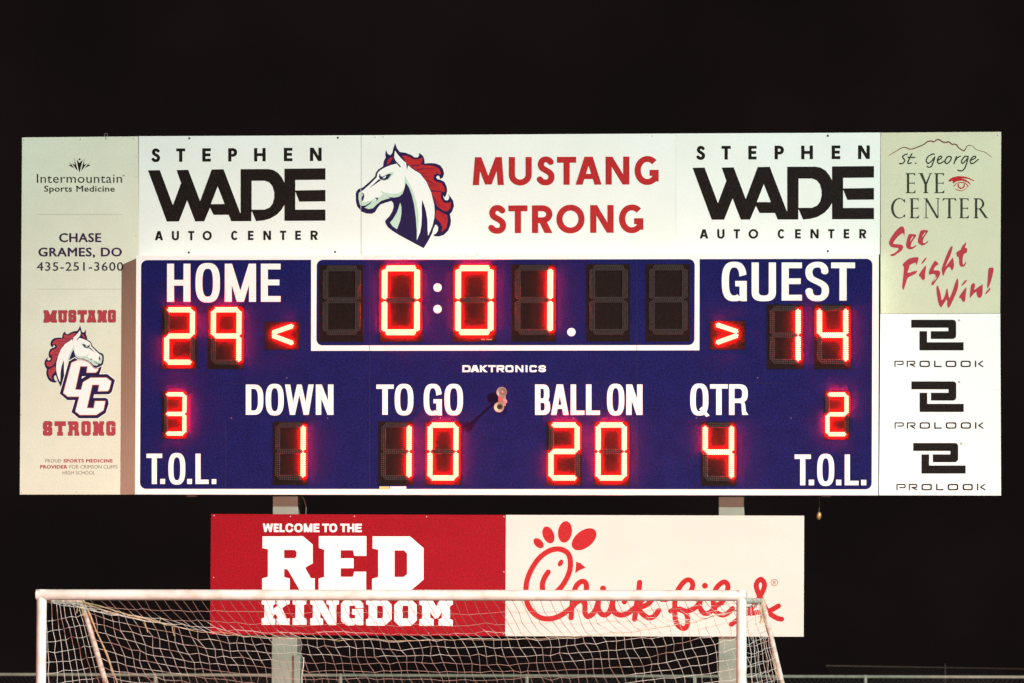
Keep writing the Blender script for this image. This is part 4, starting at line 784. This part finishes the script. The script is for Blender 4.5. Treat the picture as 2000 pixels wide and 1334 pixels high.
# small brass fitting beside the cream banner
fb = px(1598.6, 1007, YS + .05)
ft = thing('brass_fitting', 'small brass fitting hanging in the dark beside the cream banner', 'fitting', fb)
t = MB(); t.lathe(fb + Vector((0, 0, -.042)), [(0, .006), (.008, .017), (.028, .024), (.05, .024), (.068, .018), (.08, .008), (.082, .0001)], axis=Vector((.12, -.1, 1)), n=18); t.build('bulb', M['brass'], ft, smooth=True)
t = MB(); t.tube([fb + Vector((.005, 0, .04)), fb + Vector((.012, .02, .12)), fb + Vector((0, .05, .24))], .0022, 8); t.build('hanger', M['steelb'], ft, smooth=True)

# ------------------------------------------------------------------ football goal in front
def gy(u): return -6.0 - .4 * (u - 72) / 1383
gl = thing('goal', 'white football goal with a sagging net in front of the banners', 'goal', Vector((px(770, 1160, -6.2).x, -6.2, 0)))
PL, PR = px(81.5, 1161.6, gy(81)), px(1448.2, 1163.4, gy(1448))
rp = .049
t = MB(); t.tube([PL + Vector((-.046, 0, 0)), PR + Vector((.045, 0, 0))], rp, 20); t.build('crossbar', M['goal'], gl, smooth=True)
for P in (PL, PR):
    t = MB(); t.tube([P + Vector((0, 0, .047)), Vector((P.x + .0, P.y, 0))], rp * .93, 20); t.build('goal_post', M['goal'], gl, smooth=True)
BLk, BRk = px(160, 1175.5, PL.y + 1.0), px(1489, 1174.5, PR.y + 1.0)
stays = []
for P, B, e in ((PL, BLk, px(206.5, 1334, PL.y + 1.5)), (PR, BRk, px(1527, 1334, PR.y + 1.5))):
    t = MB(); t.tube([P + Vector((0, 0.03, -.045)), B + Vector((-.015, 0, .003)), B + Vector((.012, .01, -.012))], .027, 12); t.build('top_strut', M['stay'], gl, smooth=True)
    d = e - B; E2 = B + d * (B.z / (B.z - e.z))
    t = MB(); t.tube([B + Vector((-.008, 0, .012)), B + d * .06, E2], .026, 12); t.build('back_stay', M['stay'], gl, smooth=True); stays.append((B, E2))
    t = MB(); t.tube([Vector((E2.x, E2.y, .03)), Vector((P.x, P.y, .03))], .026, 10); t.build('ground_bar', M['stay'], gl, smooth=True)
t = MB(); t.tube([Vector((stays[0][1].x, stays[0][1].y, .03)), Vector((stays[1][1].x, stays[1][1].y, .03))], .026, 10); t.build('ground_bar', M['stay'], gl, smooth=True)
# net: roof sheet, back sheet and two side sheets of knotted cord
def lerp(a, b, t): return a + (b - a) * t
rn = random.Random(3)
def ridge(u):
    p = lerp(BLk, BRk, u); s_ = 1 - abs(2 * u - 1) ** 3.2
    return p + Vector((0, -.10 * s_, -.35 * s_))
def netpt(u, s_):
    cb_ = lerp(PL, PR, u) + Vector((0, .03, -.03))
    if s_ <= 1:
        p = lerp(cb_, ridge(u), s_); p.z -= .05 * math.sin(math.pi * s_); return p
    r_ = ridge(u); f = lerp(stays[0][1], stays[1][1], u); k = s_ - 1
    p = lerp(r_, f, k); p.y += .10 * math.sin(math.pi * k); return p
t = MB(); NU = 74; SR = [i / 4 for i in range(5)] + [1 + i / 25 for i in range(1, 26)]
wob = {}
def W(i, j):
    if (i, j) not in wob: wob[(i, j)] = Vector((rn.gauss(0, .008), rn.gauss(0, .008), rn.gauss(0, .006)))
    return wob[(i, j)]
RC = .0024
grid = [[netpt(i / NU, s_) + (W(i, j) if 0 < i < NU and j > 0 else Vector((0, 0, 0))) + Vector((.016 * math.sin(i * .9 + j * 1.3), 0, .008 * math.sin(i * .37 + j))) * (1 if 0 < i < NU and j else 0) for j, s_ in enumerate(SR)] for i in range(NU + 1)]
for i in range(NU + 1): t.tube(grid[i], RC, 4, caps=False)
for j in range(1, len(SR)): t.tube([grid[i][j] for i in range(NU + 1)], RC, 4, caps=False)
for (P, (B, E2)) in ((PL, stays[0]), (PR, stays[1])):
    NV, NH = 9, 22
    def sp(a, b):              # a across the side, b down
        top = lerp(P + Vector((0, .02, -.05)), B + Vector((0, 0, -.02)), a); bot = lerp(Vector((P.x, P.y, .03)), E2, a)
        p = lerp(top, bot, b); p.z -= .10 * (1 - a) * (1 - b * .6) * (1 if b > 0 else 0); p.x += .03 * math.sin(math.pi * a) * math.sin(math.pi * min(1, b * 2))
        return p
    g2 = [[sp(i / NV, j / NH) + Vector((rn.gauss(0, .005), 0, rn.gauss(0, .006))) for j in range(NH + 1)] for i in range(NV + 1)]
    for i in range(1, NV + 1): t.tube(g2[i], RC, 4, caps=False)
    for j in range(1, NH + 1): t.tube([g2[i][j] for i in range(NV + 1)], RC, 4, caps=False)
o = t.build('net', M['cord'], gl)
# edge ropes and loose ends
t = MB(); t.tube([ridge(u) + Vector((rn.gauss(0, .004), 0, rn.gauss(0, .006))) for u in [k / 60 for k in range(61)]], [.0022 + .0045 * abs(2 * k / 60 - 1) ** 6 for k in range(61)], 6)
t.tube([ridge(.0), ridge(.03) + Vector((0, 0, .02)), ridge(.07) + Vector((0, 0, .015)), ridge(.105) + Vector((0, 0, .02)), ridge(.13)], .006, 6)
t.build('edge_rope', M['rope'], gl, smooth=True)
for (B, E2), sg in ((stays[0], 1), (stays[1], -1)):
    t = MB(); P_ = []
    for k in range(14):
        a = k / 13 * .75; P_.append(lerp(B, E2, a) + Vector((sg * (.02 + .10 * math.sin(min(1, a * 2.2) * math.pi * .5) if sg > 0 else .012 + .02 * math.sin(k * 1.7)), -.02, .01 * math.sin(k * 2.1))))
    t.tube(P_, [.008 + .003 * math.sin(k * 1.9) for k in range(14)], 6); t.build('edge_rope', M['rope'], gl, smooth=True)
t = MB()
for k in range(7):
    c_ = BLk + Vector((-.01 + .006 * math.sin(k), 0, .004)) if k < 4 else BRk
    t.tube([c_ + Vector((rn.uniform(-.03, .03), -.03, .02)), c_ + Vector((rn.uniform(-.03, .03), -.035, -.02)), c_ + Vector((rn.uniform(-.05, .05), -.02, -.09 - .02 * k))], .0042, 5)
for u, du, dz in ((.095, .018, -.11), (.118, .008, .06), (.137, .012, -.09)):
    p = ridge(u); t.tube([p, p + Vector((du, -.03, dz * .4)), p + Vector((du * 2.2, -.03, dz))], .0036, 5)
t.build('knot', M['rope'], gl, smooth=True)

# ------------------------------------------------------------------ chain-link fences beyond
def fence(name, label, Y, urail, vrail, posts, r, ext, tops=0, pm='fence'):
    a = px(urail[0], vrail[0], Y); b = px(urail[1], vrail[1], Y); d = (b - a)
    A = a - d * ext; B = b + d * ext
    g = thing(name, label, 'fence', Vector(((A.x + B.x) / 2, Y, 0)))
    t = MB(); t.tube([A, B], r, 10); t.build('top_rail', M[pm], g, smooth=True)
    for u in posts:
        k = (px(u, vrail[0], Y).x - a.x) / d.x; p = a + d * k
        t = MB(); t.tube([Vector((p.x, Y, 0)), Vector((p.x, Y, p.z + tops)), Vector((p.x, Y, p.z + tops + .03))], [r * 1.15, r * 1.15, r * .4], 10); t.build('fence_post', M[pm], g, smooth=True)
    vs = []; fs = []; x0, x1 = A.x, B.x; st_ = .07
    zt = lambda x: A.z + (B.z - A.z) * (x - x0) / (x1 - x0) - .01
    n = int((x1 - x0) / st_); wr = .0028
    hgt = min(zt(x0), zt(x1))
    for i in range(n):
        for sg in (1, -1):
            xs = x0 + i * st_; m = len(vs); run = hgt * .9
            xe = xs + sg * run
            if xe < x0 or xe > x1: continue
            z1 = zt(xs)
            vs += [(xs - wr, Y + .03 + .004 * sg, z1), (xs + wr, Y + .03 + .004 * sg, z1), (xe + wr, Y + .03 + .004 * sg, .05), (xe - wr, Y + .03 + .004 * sg, .05)]; fs.append((m, m + 1, m + 2, m + 3))
    m = pydata('chain_mesh', shift(vs, g), fs); link('chain_mesh', m, M['wire'], g)
fence('chain_link_fence', 'low chain link fence with a pipe top rail behind the goal', 20.0, (0, 1999), (1317.4, 1322.6), (-35, 303, 665, 1029, 1357, 1690, 2030), .024, .04)
fence('chain_link_fence', 'thin more distant chain link fence, its rail just above the nearer one at right', 36.0, (1690, 1999), (1301.5, 1306.5), (1846, 2160), .012, .25, .04, 'farpipe')
